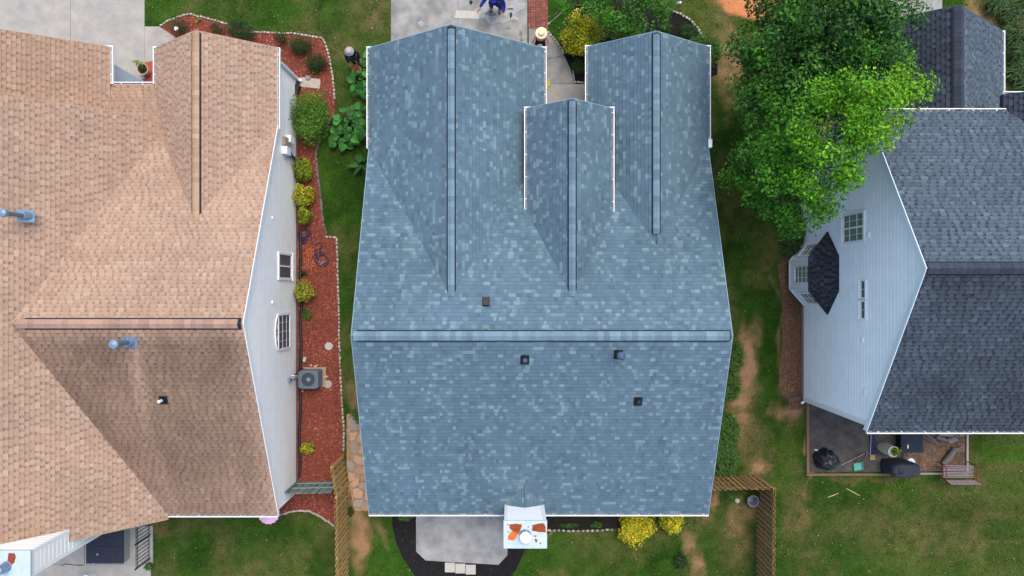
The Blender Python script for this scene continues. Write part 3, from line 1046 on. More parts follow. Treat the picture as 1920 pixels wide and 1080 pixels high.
def window(house, X, out, y0, y1, z0, z1, cols=2, rows=3, fw=0.075, mull=True, arch=False, back=None, name='window', grid=0.014):
    """window on plane x=X"""
    f = lambda dx, y, z: (X + out * dx, y, z)
    mb = MB()
    mb.box((min(X + out * .024, X + out * .03), y0 + .01, z0 + .01), (max(X + out * .024, X + out * .03), y1 - .01, z1 - .01))
    if arch:
        mb = MB(); R_ = (y1 - y0) / 2; zs = z1 - R_ * .55
        mb.extrude([f(.024, y0 + .01, z0 + .01), f(.024, y1 - .01, z0 + .01)] + [f(.024, (y0 + y1) / 2 + (R_ - .01) * math.cos(math.pi * i / 12), zs + (R_ - .01) * .55 * math.sin(math.pi * i / 12)) for i in range(13)], (out * .006, 0, 0))
    w = mb.build(name, back or M_DARKIN, house)

    def bar(ya, yb, za, zb, d0, d1, nm, m=M_WHITE):
        b = MB(); xs = sorted((X + out * d0, X + out * d1))
        b.box((xs[0], ya, za), (xs[1], yb, zb)); return b.build(nm, m, w)
    if arch:
        R_ = (y1 - y0) / 2; cy = (y0 + y1) / 2; n = 14
        zs = z1 - R_ * 0.55
        outer = [(cy - R_ * math.cos(math.pi * i / n), zs + R_ * 0.55 * math.sin(math.pi * i / n)) for i in range(n + 1)]
        b = MB()
        for (pa, pb) in zip(outer[:-1], outer[1:]):
            ia = (cy + (pa[0] - cy) * .88, zs + (pa[1] - zs) * .85); ib = (cy + (pb[0] - cy) * .88, zs + (pb[1] - zs) * .85)
            b.extrude([f(.03, *pa), f(.03, *pb), f(.03, *ib), f(.03, *ia)], (out * .045, 0, 0))
        b.box((min(X + out * .03, X + out * .075), y0, z0), (max(X + out * .03, X + out * .075), y0 + fw, zs))
        b.box((min(X + out * .03, X + out * .075), y1 - fw, z0), (max(X + out * .03, X + out * .075), y1, zs))
        b.box((min(X + out * .03, X + out * .075), y0 + fw, z0), (max(X + out * .03, X + out * .075), y1 - fw, z0 + fw))
        b.build('frame', M_WHITE, w)
        bar(y0 + fw, y1 - fw, zs - .03, zs + .03, .034, .066, 'transom')
        b = MB(); b.face([f(.05, y0 + fw, z0 + fw), f(.05, y1 - fw, z0 + fw), f(.05, y1 - fw, zs - .03), f(.05, y0 + fw, zs - .03)]); b.build('pane', M_GLASS, w)
        b = MB(); b.face([f(.05, cy + (p[0] - cy) * .9, zs + (p[1] - zs) * .9) for p in outer]); b.build('pane', M_GLASS, w)
        for k in range(1, 4): bar(y0 + (y1 - y0) * k / 4 - grid / 2, y0 + (y1 - y0) * k / 4 + grid / 2, z0 + fw, zs - .03, .045, .058, 'muntin')
        for k in range(1, 3): zz = z0 + (zs - z0) * k / 3; bar(y0 + fw, y1 - fw, zz - grid / 2, zz + grid / 2, .045, .0585, 'muntin')
        for an in (50, 90, 130):
            b = MB(); e = (cy - R_ * .9 * math.cos(R(an)), zs + R_ * .5 * math.sin(R(an)))
            b.tube([f(.052, cy, zs), f(.052, *e)], .01, 6); b.build('muntin', M_WHITE, w)
        return w
    b = MB(); xs = sorted((X + out * .02, X + out * .075))
    b.box((xs[0], y0, z0), (xs[1], y0 + fw, z1)); b.box((xs[0], y1 - fw, z0), (xs[1], y1, z1))
    b.box((xs[0], y0 + fw, z0), (xs[1], y1 - fw, z0 + fw)); b.box((xs[0], y0 + fw, z1 - fw), (xs[1], y1 - fw, z1))
    b.build('frame', M_WHITE, w)
    xs2 = sorted((X + out * .015, X + out * .10))
    b = MB(); b.box((xs2[0], y0 - .03, z0 - .05), (xs2[1], y1 + .03, z0 - .002)); b.build('sill', M_WHITE, w)
    cy = (y0 + y1) / 2
    if mull:
        bar(cy - .028, cy + .028, z0 + fw, z1 - fw, .03, .066, 'mullion')
        spans = [(y0 + fw, cy - .028), (cy + .028, y1 - fw)]
    else:
        spans = [(y0 + fw, y1 - fw)]
    for (a, b_) in spans:
        m = MB(); m.face([f(.045, a, z0 + fw), f(.045, b_, z0 + fw), f(.045, b_, z1 - fw), f(.045, a, z1 - fw)]); m.build('pane', M_GLASS, w)
        for k in range(1, cols):
            yy = a + (b_ - a) * k / cols; bar(yy - grid / 2, yy + grid / 2, z0 + fw, z1 - fw, .04, .056, 'muntin')
        for k in range(1, rows):
            zz = z0 + (z1 - z0) * k / rows; bar(a, b_, zz - grid / 2, zz + grid / 2, .04, .0565, 'muntin')
    return w


def palette(cols, weights, jit=0.06):
    tot = sum(weights)

    def f(k):
        r = random.uniform(0, tot)
        for c, w in zip(cols, weights):
            r -= w
            if r <= 0: break
        j = random.uniform(1 - jit, 1 + jit) * k * 0.93
        return (c[0] * j, c[1] * j, c[2] * j)
    return f


# ------------------------------------------------------------------ the blue roofed house in the middle
def center_house():
    H = thing('house', 'blue grey shingled house with two front gables and a dormer in the middle', 'house', (1.0, 0, 0))
    pal = palette([(0.086, 0.142, 0.178), (0.098, 0.158, 0.196), (0.090, 0.145, 0.184), (0.152, 0.226, 0.256), (0.124, 0.190, 0.224), (0.075, 0.122, 0.156)],
                  [36, 28, 20, 8, 10, 5], 0.045)
    def weather(c):
        a = float(fbm(np.array([c.x * 2.2]), np.array([c.y * 0.6]), 1.4, 61, 3)[0]); b = float(fbm(np.array([c.x]), np.array([c.y]), 3.0, 66, 2)[0])
        k = 0.84 + 0.18 * a + 0.16 * b
        return (k, k, k * 1.0)
    rf = Roof()
    x0, x1, zr, ze, yr, yb = -5.36, 7.36, 5.72, 2.90, -1.60, -8.46
    yf = 5.26
    rf.add([(x0, yb, ze), (x1, yb, ze), (x1, yr, zr), (x0, yr, zr)], (1, 0, 0), 'blend', pal, weather)
    rf.add([(x0, yf, ze), (x1, yf, ze), (x1, yr, zr), (x0, yr, zr)], (1, 0, 0), 'blend', pal, weather)
    # garage gable
    def gable(xa, xb, zed, zrd, yfront, yend):
        xm = (xa + xb) / 2
        yv = yr + (zr - zed) / 0.411 - 0.06                     # where the eave dies into the main slope
        rf.add([(xa, yfront, zed), (xa, yv, zed), (xm, yend, zrd), (xm, yfront, zrd)], (0, 1, 0), 'blend', pal, weather)
        rf.add([(xb, yfront, zed), (xb, yv, zed), (xm, yend, zrd), (xm, yfront, zrd)], (0, 1, 0), 'blend', pal, weather)
    gable(-5.36, 1.20, 2.90, 5.18, 9.0, -0.28)
    gable(2.84, 7.36, 2.90, 4.44, 9.05, 1.52)
    gable(0.537, 3.59, 3.93, 5.18, 6.47, -0.28)
    # chimney cricket
    rf.add([(-0.30, -8.08, 3.07), (0.46, -8.08, 3.40), (0.46, -7.3, 3.40)], (0, 1, 0), 'blend', pal, weather)
    rf.add([(1.18, -8.08, 3.07), (0.46, -8.08, 3.40), (0.46, -7.3, 3.40)], (0, 1, 0), 'blend', pal, weather)
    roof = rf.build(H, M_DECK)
    cap = mat('ridge_cap_blue', (0.135, 0.205, 0.25), 0.9, noise=0.10, nscale=6, rnd=0.2, fine=0.12, fscale=70, spec=0.15)
    ridge(roof, (x0 + 0.06, yr, zr), (x1, yr, zr), 0.411, 0.155, cap, start=0.1)
    ridge(roof, (-2.08, -0.28, 5.18), (-2.08, 9.0, 5.18), 0.695, 0.115, cap, start=0.02)
    ridge(roof, (5.10, 1.9, 4.44), (5.10, 9.05, 4.44), 0.68, 0.115, cap, start=0.02)
    ridge(roof, (2.063, -0.28, 5.18), (2.063, 6.47, 5.18), 0.82, 0.115, cap, start=0.02)
    # walls
    mb = MB()
    mb.box((-5.06, -8.16, 0.0), (7.06, 4.95, 2.74))
    mb.box((-5.06, 4.90, 0.0), (0.9, 8.70, 2.735)); mb.box((3.14, 4.90, 0.0), (7.06, 8.75, 2.735))
    for (xa, xb, z, zt, y) in ((-5.06, 0.9, 2.735, 4.8, 8.68), (3.14, 7.06, 2.735, 4.05, 8.73), (0.85, 3.3, 3.0, 4.75, 6.17)):
        mb.extrude([(xa, y, z), (xb, y, z), ((xa + xb) / 2, y, zt)], (0, -0.15, 0))
    for x in (-5.06, 6.91):
        mb.extrude([(x, -8.16, 2.735), (x, 4.95, 2.735), (x, yr, 5.43)], (0.15, 0, 0))
    mb.build('wall', M_WALL_PLAIN, H)
    # gutters
    gutter(H, (x0 + .0, yb, ze), (-0.32, yb, ze), (0, -1, 0)); gutter(H, (1.2, yb, ze), (x1, yb, ze), (0, -1, 0))
    gutter(H, (x0, 5.25, ze), (x0, 9.0, ze), (-1, 0, 0)); gutter(H, (1.2, 5.3, ze), (1.2, 9.0, ze), (1, 0, 0))
    gutter(H, (2.84, 5.3, ze), (2.84, 9.05, ze), (-1, 0, 0)); gutter(H, (x1, 5.27, ze), (x1, 9.05, ze), (1, 0, 0))
    gutter(H, (0.537, 2.85, 3.93), (0.537, 6.47, 3.93), (-1, 0, 0)); gutter(H, (3.59, 2.75, 3.93), (3.59, 6.47, 3.93), (1, 0, 0))
    for (xa, xb, y, z) in ((-5.47, -5.15, 9.0, 2.9), (0.95, 1.31, 9.0, 2.9), (2.73, 3.10, 9.05, 2.9), (7.10, 7.47, 9.05, 2.9), (0.43, 0.90, 6.47, 3.93), (3.28, 3.70, 6.47, 3.93)):
        mb = MB(); mb.box((xa, y + .022, z - .16), (xb, y + .052, z + .01)); mb.build('eave_return', M_WHITE, H)
    # thin drip edge along the rakes
    edge = mat('drip_edge_blue', (0.22, 0.32, 0.37), 0.5)
    for (A, B, o) in (((x0, yb, ze), (x0, yr, zr), (-1, 0, 0)), ((x0, 5.26, ze), (x0, yr, zr), (-1, 0, 0)),
                      ((x1, yb, ze), (x1, yr, zr), (1, 0, 0)), ((x1, 5.26, ze), (x1, yr, zr), (1, 0, 0)),
                      ((-5.36, 9.0, 2.9), (-2.08, 9.0, 5.18), (0, 1, 0)), ((1.2, 9.0, 2.9), (-2.08, 9.0, 5.18), (0, 1, 0)),
                      ((2.84, 9.05, 2.9), (5.1, 9.05, 4.44), (0, 1, 0)), ((7.36, 9.05, 2.9), (5.1, 9.05, 4.44), (0, 1, 0)),
                      ((.537, 6.47, 3.93), (2.063, 6.47, 5.18), (0, 1, 0)), ((3.59, 6.47, 3.93), (2.063, 6.47, 5.18), (0, 1, 0))):
        rake_board(H, A, B, o, 0.17, 0.02, m=edge)
    # downspout elbow at the right eave
    mb = MB(); mb.tube([(7.43, 5.42, 2.85), (7.43, 5.42, 2.62), (7.25, 5.42, 2.42), (7.12, 5.42, 2.2), (7.12, 5.42, 0.1)], 0.045, 8)
    mb.box((7.36, 5.27, 2.72), (7.50, 5.58, 2.93))
    mb.build('downspout', M_WHITE, H)
    mb = MB(); mb.tube([(2.76, 6.2, 2.82), (2.85, 6.2, 2.45), (3.08, 6.2, 2.3), (3.08, 6.2, .1)], 0.045, 8); mb.build('downspout', M_WHITE, H)
    # roof fittings
    zb = lambda y: zr - 0.411 * abs(y - yr)
    p = G(911, 567, zb(-0.55)); v = MB(); pitch_f = Matrix.Rotation(-math.atan(0.411), 3, 'X')
    v.box((-.10, -.13, 0), (.10, .13, .10), rot=pitch_f, org=(p.x, p.y, zb(p.y)))
    v.box((-.13, -.16, 0), (.13, .20, .02), rot=pitch_f, org=(p.x, p.y, zb(p.y)))
    v.build('box_vent', M_BLACK, H)

    def stack(px, py, h, r, capr=None, galv=True, nm='vent_pipe'):
        y = G(px, py, 4.5).y
        q = G(px, py, zb(y)); z = zb(q.y)
        rot = Matrix.Rotation(math.atan(0.411), 3, 'X')
        w = MB()
        w.box((-.15, -.17, 0.006), (.15, .17, .026), rot=rot, org=(q.x, q.y, z))
        w.lathe([(.155, -.05), (.125, .05), (r * 1.5, .16), (r * 1.2, .2)], (q.x, q.y, z), 18)
        o = w.build('pipe_boot', M_BLACK, H)
        w = MB(); w.tube([(q.x, q.y, z), (q.x, q.y, z + h)], r, 14)
        w.build(nm, M_BLACK, o)
        if capr:
            w = MB(); w.lathe([(capr, h), (capr * 1.02, h + .03), (capr * .6, h + .08), (0.0, h + .1)], (q.x, q.y, z), 18); w.build('vent_cap', mat('cap_slate', (.05, .075, .13), .55), o)
    stack(984, 674, 0.34, 0.055, 0.085)
    stack(1159, 664, 0.62, 0.085, 0.14)
    stack(1196, 752, 0.24, 0.055, None, False)
    # chimney with rusty metal top
    cx0, cx1, cy0, cy1, zt = -0.262, 1.185, -9.0, -8.08, 4.86
    w = MB(); w.box((cx0 + .02, cy0 + .02, 0), (cx1 - .02, cy1 - .02, zt - .02)); ch = w.build('chimney', M_WHITE, H)
    k = 0
    while k * 0.12 + 2.9 < zt - .05:
        z = 2.9 + k * 0.12; k += 1
        w = MB()
        w.face([(cx0 + .09, cy1 + .004, z), (cx1 - .09, cy1 + .004, z), (cx1 - .09, cy1 - .012, z + .12), (cx0 + .09, cy1 - .012, z + .12)])
        w.face([(cx0 + .09, cy1 + .004, z), (cx0 + .09, cy1 - .02, z), (cx1 - .09, cy1 - .02, z), (cx1 - .09, cy1 + .004, z)])
        w.build('siding_board', M_WHITE, ch)
    for xa in (cx0 - .012, cx1 - .088):
        w = MB(); w.box((xa, cy1 - .09, 0), (xa + .1, cy1 + .012, zt - .02)); w.build('corner_trim', M_WHITE, ch)
    w = MB(); w.box((cx0 - .03, cy0 - .02, zt - .06), (cx1 + .03, cy1 + .025, zt)); top = w.build('metal_top', mat_rust('rusty_metal_top', 0.5), ch)
    # rust patches, as flaked flat sheets of their own on the pan
    rust = mat('rust', (0.22, 0.045, 0.018), 0.9, noise=0.35, nscale=9)
    rust2 = mat('rust_orange', (0.52, 0.13, 0.022), 0.9, noise=0.25, nscale=12)

    rim_m = mat('rust_thin', (0.42, 0.24, 0.12), 0.9, noise=0.3, nscale=14)

    def blob(pts, m, z):
        w = MB(); b = [G(x, y, zt) for x, y in pts]
        w.face([(p.x, p.y, zt + z) for p in reversed(b)] if True else b)
        o = w.build('rust_patch', m, top)
        if o.data.polygons[0].normal.z < 0: o.data.flip_normals()
        if len(pts) > 4:                                        # ragged tan rim of thinner rust
            cx = sum(p.x for p in b) / len(b); cy = sum(p.y for p in b) / len(b); w = MB(); rim = []
            for i in range(len(b)):
                for f in (0, .33, .66):
                    q = b[i] + (b[(i + 1) % len(b)] - b[i]) * f; k = random.uniform(1.0, 1.28)
                    rim.append((cx + (q.x - cx) * k, cy + (q.y - cy) * k, zt + z - .0017))
            w.face(rim); o = w.build('rust_rim', rim_m, top)
            if o.data.polygons[0].normal.z < 0: o.data.flip_normals()
    blob([(955, 984), (966, 982), (978, 984), (976, 992), (972, 1000), (963, 996), (957, 992)], rust, .004)
    blob([(960, 995), (972, 998), (967, 1008), (962, 1013), (952, 1012), (953, 1006)], rust2, .003)
    blob([(998, 985), (1006, 983), (1018, 981), (1022, 986), (1023, 998), (1010, 997), (997, 995), (999, 990)], rust, .004)
    blob([(1002, 1011), (1006, 1010), (1008, 1014), (1005, 1018)], rust, .0035); blob([(1011, 1018), (1015, 1017), (1014, 1021)], rust, .0036)
    blob([(989, 986), (992, 987), (990, 991)], rust, .0037); blob([(950, 983), (953, 983), (952, 986)], rust, .0034); blob([(1000, 1004), (1007, 1004), (1004, 1007)], rust, .0038)
    blob([(951, 997), (955, 996), (954, 999)], rust, .0039)
    w = MB(); q = G(985, 1003, zt)
    w.lathe([(.21, 0), (.20, .02), (.185, .03), (.17, .26), (.175, .26)], (q.x, q.y, zt), 24); fl = w.build('flue', M_GALV, ch, smooth=False)
    w = MB(); w.lathe([(.20, .24), (.205, .27), (.19, .30), (0, .33)], (q.x, q.y, zt), 24); w.build('flue_cap', M_WHITE, fl, smooth=True)
    return H


def mat_rust(name, amt):
    m = mat(name, (0.38, 0.50, 0.56), 0.5, noise=0.08, nscale=3, col2=(0.48, 0.49, 0.47))
    return m


center_house()


# ------------------------------------------------------------------ the tan roofed house on the left
def left_house():
    H = thing('house', 'tan shingled house with pale siding on the left', 'house', (-12.5, 0, 0))
    pal = palette([(0.375, 0.252, 0.178), (0.362, 0.240, 0.168), (0.390, 0.270, 0.192), (0.342, 0.222, 0.155), (0.405, 0.290, 0.208)], [30, 25, 20, 10, 9], 0.03)
    rf = Roof()
    zr, yr, p = 6.2, -1.17, 0.457
    xe, xw = -8.80, -16.9
    def stain(c):
        # algae film on the back slope, with the clean wash below the metal flue and along the rake
        n = float(fbm(np.array([c.x]), np.array([c.y * 0.35]), 0.9, 90, 3)[0])
        n2 = float(fbm(np.array([c.x]), np.array([c.y]), 2.2, 93, 3)[0])
        s = 0.33 + 0.34 * n
        d = abs(c.x - (-12.55 + 0.12 * (c.y + 2.0)))
        wash = math.exp(-(d / 0.22) ** 2) * max(0.0, min(1.0, (c.y + 5.6) / 2.2)) * (1 if c.y < -2.0 else 0.3)
        e = max(0.0, 1 - (xe - c.x) / 0.9) * 0.35
        k = min(1.0, s - 0.03 + 0.15 * max(0.0, (-c.y - 1.2) / 7.3) + 0.35 * wash + e + max(0, (c.y + 1.9)) * 0.6 + 0.25 * (n2 - 0.4))
        return (k * 1.03, k * 1.0, k * 0.99)
    soft = lambda c: tuple([0.90 + 0.22 * float(fbm(np.array([c.x]), np.array([c.y]), 1.6, 40, 3)[0])] * 3)
    def stain_b(c):
        k = 0.86 + 0.12 * float(fbm(np.array([c.x]), np.array([c.y]), 1.0, 46, 3)[0])
        return (k, k * .97, k * .95)
    rf.add([(xw, -8.52, 2.84), (xe, -8.52, 2.84), (xe, yr, zr), (xw, yr, zr)], (1, 0, 0), 'soft', pal, stain)
    rf.add([(xw, 6.13, 2.864), (xe, 6.13, 2.864), (xe, yr, zr), (xw, yr, zr)], (1, 0, 0), 'soft', pal, soft)
    rf.add([(-15.35, 7.68, 2.75), (-12.7, 7.68, 2.75), (-12.7, 5.2, 3.288), (-15.35, 5.2, 3.288)], (1, 0, 0), 'soft', pal, stain_b)
    # big wing at the left (steep)
    rf.add([(-12.93, -8.69, 2.84), (-12.93, 6.3, 2.84), (-17.3, 6.3, 7.096), (-17.3, -8.69, 7.096)], (0, 1, 0), 'soft', pal, soft)
    rf.add([(-21.67, -8.69, 2.84), (-21.67, 6.3, 2.84), (-17.3, 6.3, 7.096), (-17.3, -8.69, 7.096)], (0, 1, 0), 'soft', pal, soft)
    # garage wing in front of it
    rf.add([(-15.10, 5.9, 2.84), (-15.10, 9.06, 2.84), (-18.6, 9.06, 5.01), (-18.6, 5.9, 5.01)], (0, 1, 0), 'soft', pal, stain_b)
    # front gable
    rf.add([(-8.82, 9.03, 2.84), (-8.82, 6.12, 2.84), (-11.11, 2.3, 4.57), (-11.11, 9.03, 4.57)], (0, 1, 0), 'soft', pal, soft)
    rf.add([(-13.40, 9.03, 2.84), (-13.40, 6.12, 2.84), (-11.11, 2.3, 4.57), (-11.11, 9.03, 4.57)], (0, 1, 0), 'soft', pal, soft)
    deck = mat('roof_deck_tan', (0.16, 0.11, 0.08), 0.9)
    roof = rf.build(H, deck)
    cap1 = mat('ridge_cap_rose', (0.315, 0.20, 0.15), 0.9, noise=0.12, nscale=5, rnd=0.16, fine=0.1, spec=0.15)
    cap2 = mat('ridge_cap_tan', (0.38, 0.255, 0.155), 0.9, noise=0.12, nscale=5, rnd=0.16, fine=0.1, spec=0.15)
    ridge(roof, (-16.2, yr, zr), (xe, yr, zr), p, 0.15, cap1, start=0.25)
    ridge(roof, (-11.11, 2.35, 4.57), (-11.11, 9.03, 4.57), 0.755, 0.125, cap2, start=0.02, expo=0.17)
    # walls
    wx = -8.973
    mb = MB()
    mb.box((-16.0, -8.30, 0), (wx - .03, 5.95, 2.66)); mb.box((-13.1, 5.9, 0), (wx - .03, 8.68, 2.665))
    mb.box((-21.4, -8.36, 0), (-15.40, 5.9, 2.66)); mb.box((-21.4, 5.8, 0), (-15.40, 8.66, 2.665))
    mb.extrude([(wx - .03, -8.30, 2.64), (wx - .03, 5.95, 2.64), (wx - .03, yr, 5.92)], (-.12, 0, 0))
    mb.extrude([(-13.1, 8.66, 2.64), (wx - .03, 8.66, 2.64), (-11.1, 8.66, 4.3)], (0, -.12, 0))
    mb.extrude([(-21.4, 6.0, 2.6), (-13.0, 6.0, 2.6), (-17.3, 6.0, 6.75)], (0, -.12, 0))
    mb.extrude([(-21.4, -8.36, 2.6), (-13.2, -8.36, 2.6), (-17.3, -8.36, 6.65)], (0, .12, 0))
    wall = mb.build('wall', M_WALL_PLAIN, H)
    siding(wall, wx, [(-8.32, 0.22), (6.05, 0.22), (6.05, 2.73), (yr, 6.0), (-8.32, 2.73)], 1, M_SIDING_L, 0.155)
    siding(wall, wx, [(6.05, 0.22), (8.69, 0.22), (8.69, 2.73), (6.05, 2.73)], 1, M_SIDING_L, 0.155)
    siding(wall, -15.37, [(6.0, 0.05), (8.62, 0.05), (8.62, 2.7), (6.0, 2.7)], 1, mat('siding_smooth_blue', (0.56, 0.64, 0.70), 0.5, noise=.04, nscale=2), 2.65)
    mb = MB(); mb.box((wx - .02, -8.33, 0), (wx + .012, 8.70, 0.235)); mb.build('foundation', M_FOUND, H)
    for y in (8.66, -8.35):
        mb = MB(); mb.box((wx - .05, y - .05, 0.2), (wx + .03, y + .06, 2.7)); mb.build('corner_trim', M_WHITE, H)
    mb = MB(); mb.box((-15.42, 8.58, 0.02), (-15.345, 8.65, 2.7)); mb.build('corner_trim', M_WHITE, H)
    # downspout at the front corner with a curved foot
    mb = MB(); mb.tube([(wx + .09, 8.66, 2.75), (wx + .08, 8.66, 2.5), (wx + .08, 8.66, .25), (wx + .2, 8.62, .12)], .065, 8); mb.build('downspout', M_WHITE, H)
    mb = MB(); mb.tube([(wx + .09, -8.42, 2.75), (wx + .04, -8.42, 2.4), (wx + .04, -8.42, .1)], .05, 8); mb.build('downspout', M_WHITE, H)
    mb = MB(); mb.box((-15.30, 6.35, 0.0), (-15.22, 6.45, .16)); mb.box((-15.33, 6.38, 0), (-15.27, 6.44, 2.6)); mb.build('downspout', M_WHITE, H)
    # gutters and rake boards
    gutter(H, (-12.95, -8.52, 2.84), (xe, -8.52, 2.84), (0, -1, 0))
    gutter(H, (-8.82, 6.0, 2.84), (-8.82, 9.03, 2.84), (1, 0, 0))
    gutter(H, (-15.10, 7.68, 2.84), (-15.10, 9.06, 2.84), (1, 0, 0))
    gutter(H, (-13.40, 7.68, 2.84), (-13.40, 9.03, 2.84), (-1, 0, 0))
    gutter(H, (-15.1, 7.68, 2.75), (-13.4, 7.68, 2.75), (0, 1, 0))
    for (xa, xb, y) in ((-15.6, -15.0, 9.06), (-13.5, -13.1, 9.03)):
        mb = MB(); mb.box((xa, y + .004, 2.68), (xb, y + .05, 2.855)); mb.build('eave_return', M_WHITE, H)
    rake_board(H, (xe, -8.52, 2.84), (xe, yr, zr), (1, 0, 0), .12, .02)
    rake_board(H, (xe, 6.13, 2.864), (xe, yr, zr), (1, 0, 0), .12, .02)
    tanedge = mat('drip_edge_tan', (0.35, 0.24, 0.17), 0.7)
    for (A, B, o) in (((-8.82, 9.03, 2.84), (-11.11, 9.03, 4.57), (0, 1, 0)), ((-13.4, 9.03, 2.84), (-11.11, 9.03, 4.57), (0, 1, 0)),
                      ((-15.1, 9.06, 2.84), (-18.6, 9.06, 5.01), (0, 1, 0)), ((-12.93, -8.69, 2.84), (-17.3, -8.69, 7.096), (0, -1, 0)), ((-12.93, 6.3, 2.84), (-17.3, 6.3, 7.096), (0, 1, 0))):
        rake_board(H, A, B, o, .15, .02, m=tanedge)
    # windows
    window(H, wx, 1, 0.31, 1.40, 0.83, 2.42, cols=1, rows=1, fw=0.10)
    window(H, wx, 1, -2.42, -0.98, 1.03, 2.80, arch=True, fw=0.085)
    # things fixed to the wall
    def wallbox(px, py, z, sy, sz, dx, m, nm):
        d = CAM_H - z
        y = (540 - py) / F * d
        w = MB(); w.box((wx + .015, y - sy / 2, z - sz / 2), (wx + .015 + dx, y + sy / 2, z + sz / 2)); return w.build(nm, m, H)
    wallbox(508, 408, 3.0, .12, .12, .05, M_WHITE, 'wall_vent')
    wallbox(508, 566, 3.0, .12, .12, .06, M_WHITE, 'wall_vent')
    wallbox(532, 266, 1.6, .32, .55, .12, mat('meter_tan', (.34, .26, .19), .7), 'meter_box')
    wallbox(541, 262, 1.25, .28, .45, .20, M_WHITE, 'electric_panel')
    wallbox(531, 283, 1.75, .30, .45, .22, M_WHITE, 'electric_panel')
    wallbox(541, 293, 1.0, .10, .9, .12, M_ACGREY, 'conduit_box')
    wallbox(541, 713, 1.15, .16, .22, .10, M_GALV, 'disconnect_box')
    w = MB(); w.tube([(wx + .1, -3.7, 1.1), (wx + .16, -3.72, .8), (wx + .3, -3.5, .35), (wx + .45, -3.35, .2)], .025, 6); w.build('conduit', M_ACGREY, H)
    w = MB(); w.tube([(wx + .05, -3.55, .9), (wx + .12, -3.55, .88), (wx + .16, -3.6, .5), (wx + .22, -3.95, .12)], .022, 6); w.build('drain_pipe', M_WHITE, H)
    w = MB()
    pts = [(wx + .1, 5.5, 1.2), (wx + .16, 5.3, 1.0), (wx + .2, 5.0, .7), (wx + .2, 4.7, .65), (wx + .15, 4.5, .8)]
    w.tube(pts, .02, 6); w.build('conduit', M_BLACK, H)
    # roof fittings
    def flue(px, py, z, h, r, slope_axis):
        q = G(px, py, z)
        rot = Matrix.Rotation(math.atan(0.457), 3, 'X') if slope_axis == 'y' else Matrix.Rotation(math.atan(0.974), 3, 'Y')
        w = MB(); w.box((-.24, -.2, 0.01), (.24, .2, .03), rot=rot, org=q)
        w.lathe([(.17, -.1), (.14, .06), (.11, .16)], q, 16)
        o = w.build('flue_flashing', M_GALV, H)
        w = MB(); w.tube([(q.x, q.y, z - .05), (q.x, q.y, z + h)], r, 14); w.build('flue_pipe', mat('flue_dark_steel', (.10, .15, .20), .4, noise=.2), o)
        w = MB(); w.lathe([(r * 1.7, h - .04), (r * 1.8, h + .05), (r * 1.6, h + .09), (0, h + .12)], q, 18); w.build('flue_cap', M_GALV, o)
    flue(48, 405, 6.15, 0.95, .075, 'x')
    flue(245, 641, 6.2 - .457 * (1.78 - 1.17), 0.92, .085, 'y')
    y3 = -3.85; z3 = 6.2 - .457 * (abs(y3) - 1.17); q = G(307, 750, z3)
    w = MB(); w.box((-.14, -.16, .006), (.14, .16, .026), rot=Matrix.Rotation(math.atan(.457), 3, 'X'), org=q); w.lathe([(.14, -.05), (.11, .06), (.07, .16)], q, 16)
    o = w.build('pipe_boot', M_BLACK, H); w = MB(); w.tube([q, q + Vector((0, 0, .34))], .05, 14); w.build('vent_pipe', M_WHITE, o)
    # chimney chase with pale siding
    cx0, cx1, cy0, cy1, zt = -17.3, -15.2, -9.12, -8.30, 7.0
    w = MB(); w.box((cx0 + .02, cy0 + .02, 0), (cx1 - .02, cy1 - .02, zt - .02)); ch = w.build('chimney', M_SIDING_L, H)
    k = 0
    while k * .2 + .1 < zt - .1:
        z = .1 + .2 * k; k += 1
        w = MB()
        for (fa, fb) in LAP:
            xa, xb = cx1 - .018 + lap_profile(fa), cx1 - .018 + lap_profile(fb - 1e-6)
            w.face([(xa, cy0 + .1, z + fa * .2), (xa, cy1 - .1, z + fa * .2), (xb, cy1 - .1, z + fb * .2), (xb, cy0 + .1, z + fb * .2)])
        w.face([(cx1 + .006, cy0 + .1, z), (cx1 - .02, cy0 + .1, z), (cx1 - .02, cy1 - .1, z), (cx1 + .006, cy1 - .1, z)])
        if z > 4.5:
            for (fa, fb) in LAP:
                ya_, yb_ = cy1 - .018 + lap_profile(fa), cy1 - .018 + lap_profile(fb - 1e-6)
                w.face([(cx0 + .1, ya_, z + fa * .2), (cx1 - .1, ya_, z + fa * .2), (cx1 - .1, yb_, z + fb * .2), (cx0 + .1, yb_, z + fb * .2)])
            w.face([(cx0 + .1, cy1 + .006, z), (cx0 + .1, cy1 - .02, z), (cx1 - .1, cy1 - .02, z), (cx1 - .1, cy1 + .006, z)])
        w.build('siding_board', M_SIDING_L, ch)
    for y in (cy0 - .012, cy1 - .092):
        w = MB(); w.box((cx1 - .1, y, 0), (cx1 + .014, y + .104, zt - .02)); w.build('corner_trim', M_WHITE, ch)
    w = MB(); w.box((cx0 - .03, cy0 - .03, zt - .07), (cx1 + .035, cy1 + .03, zt)); top = w.build('metal_top', mat_rust('rusty_metal_top', .3), ch)
    rust = mat('rust', (0.22, 0.045, 0.018), 0.9, noise=0.35, nscale=9)
    w = MB(); w.face([(p.x, p.y, zt + .004) for p in (G(x, y, zt) for x, y in reversed([(16, 1037), (27, 1037), (30, 1043), (27, 1055), (20, 1060), (13, 1056), (15, 1046)]))])
    o = w.build('rust_patch', rust, top)
    if o.data.polygons[0].normal.z < 0: o.data.flip_normals()
    q = G(12, 1062, zt); w = MB(); w.lathe([(.17, 0), (.16, .02), (.15, .03), (.14, .35), (.145, .4), (.1, .42)], q, 20); w.build('flue', M_GALV, ch)
    return H


left_house()


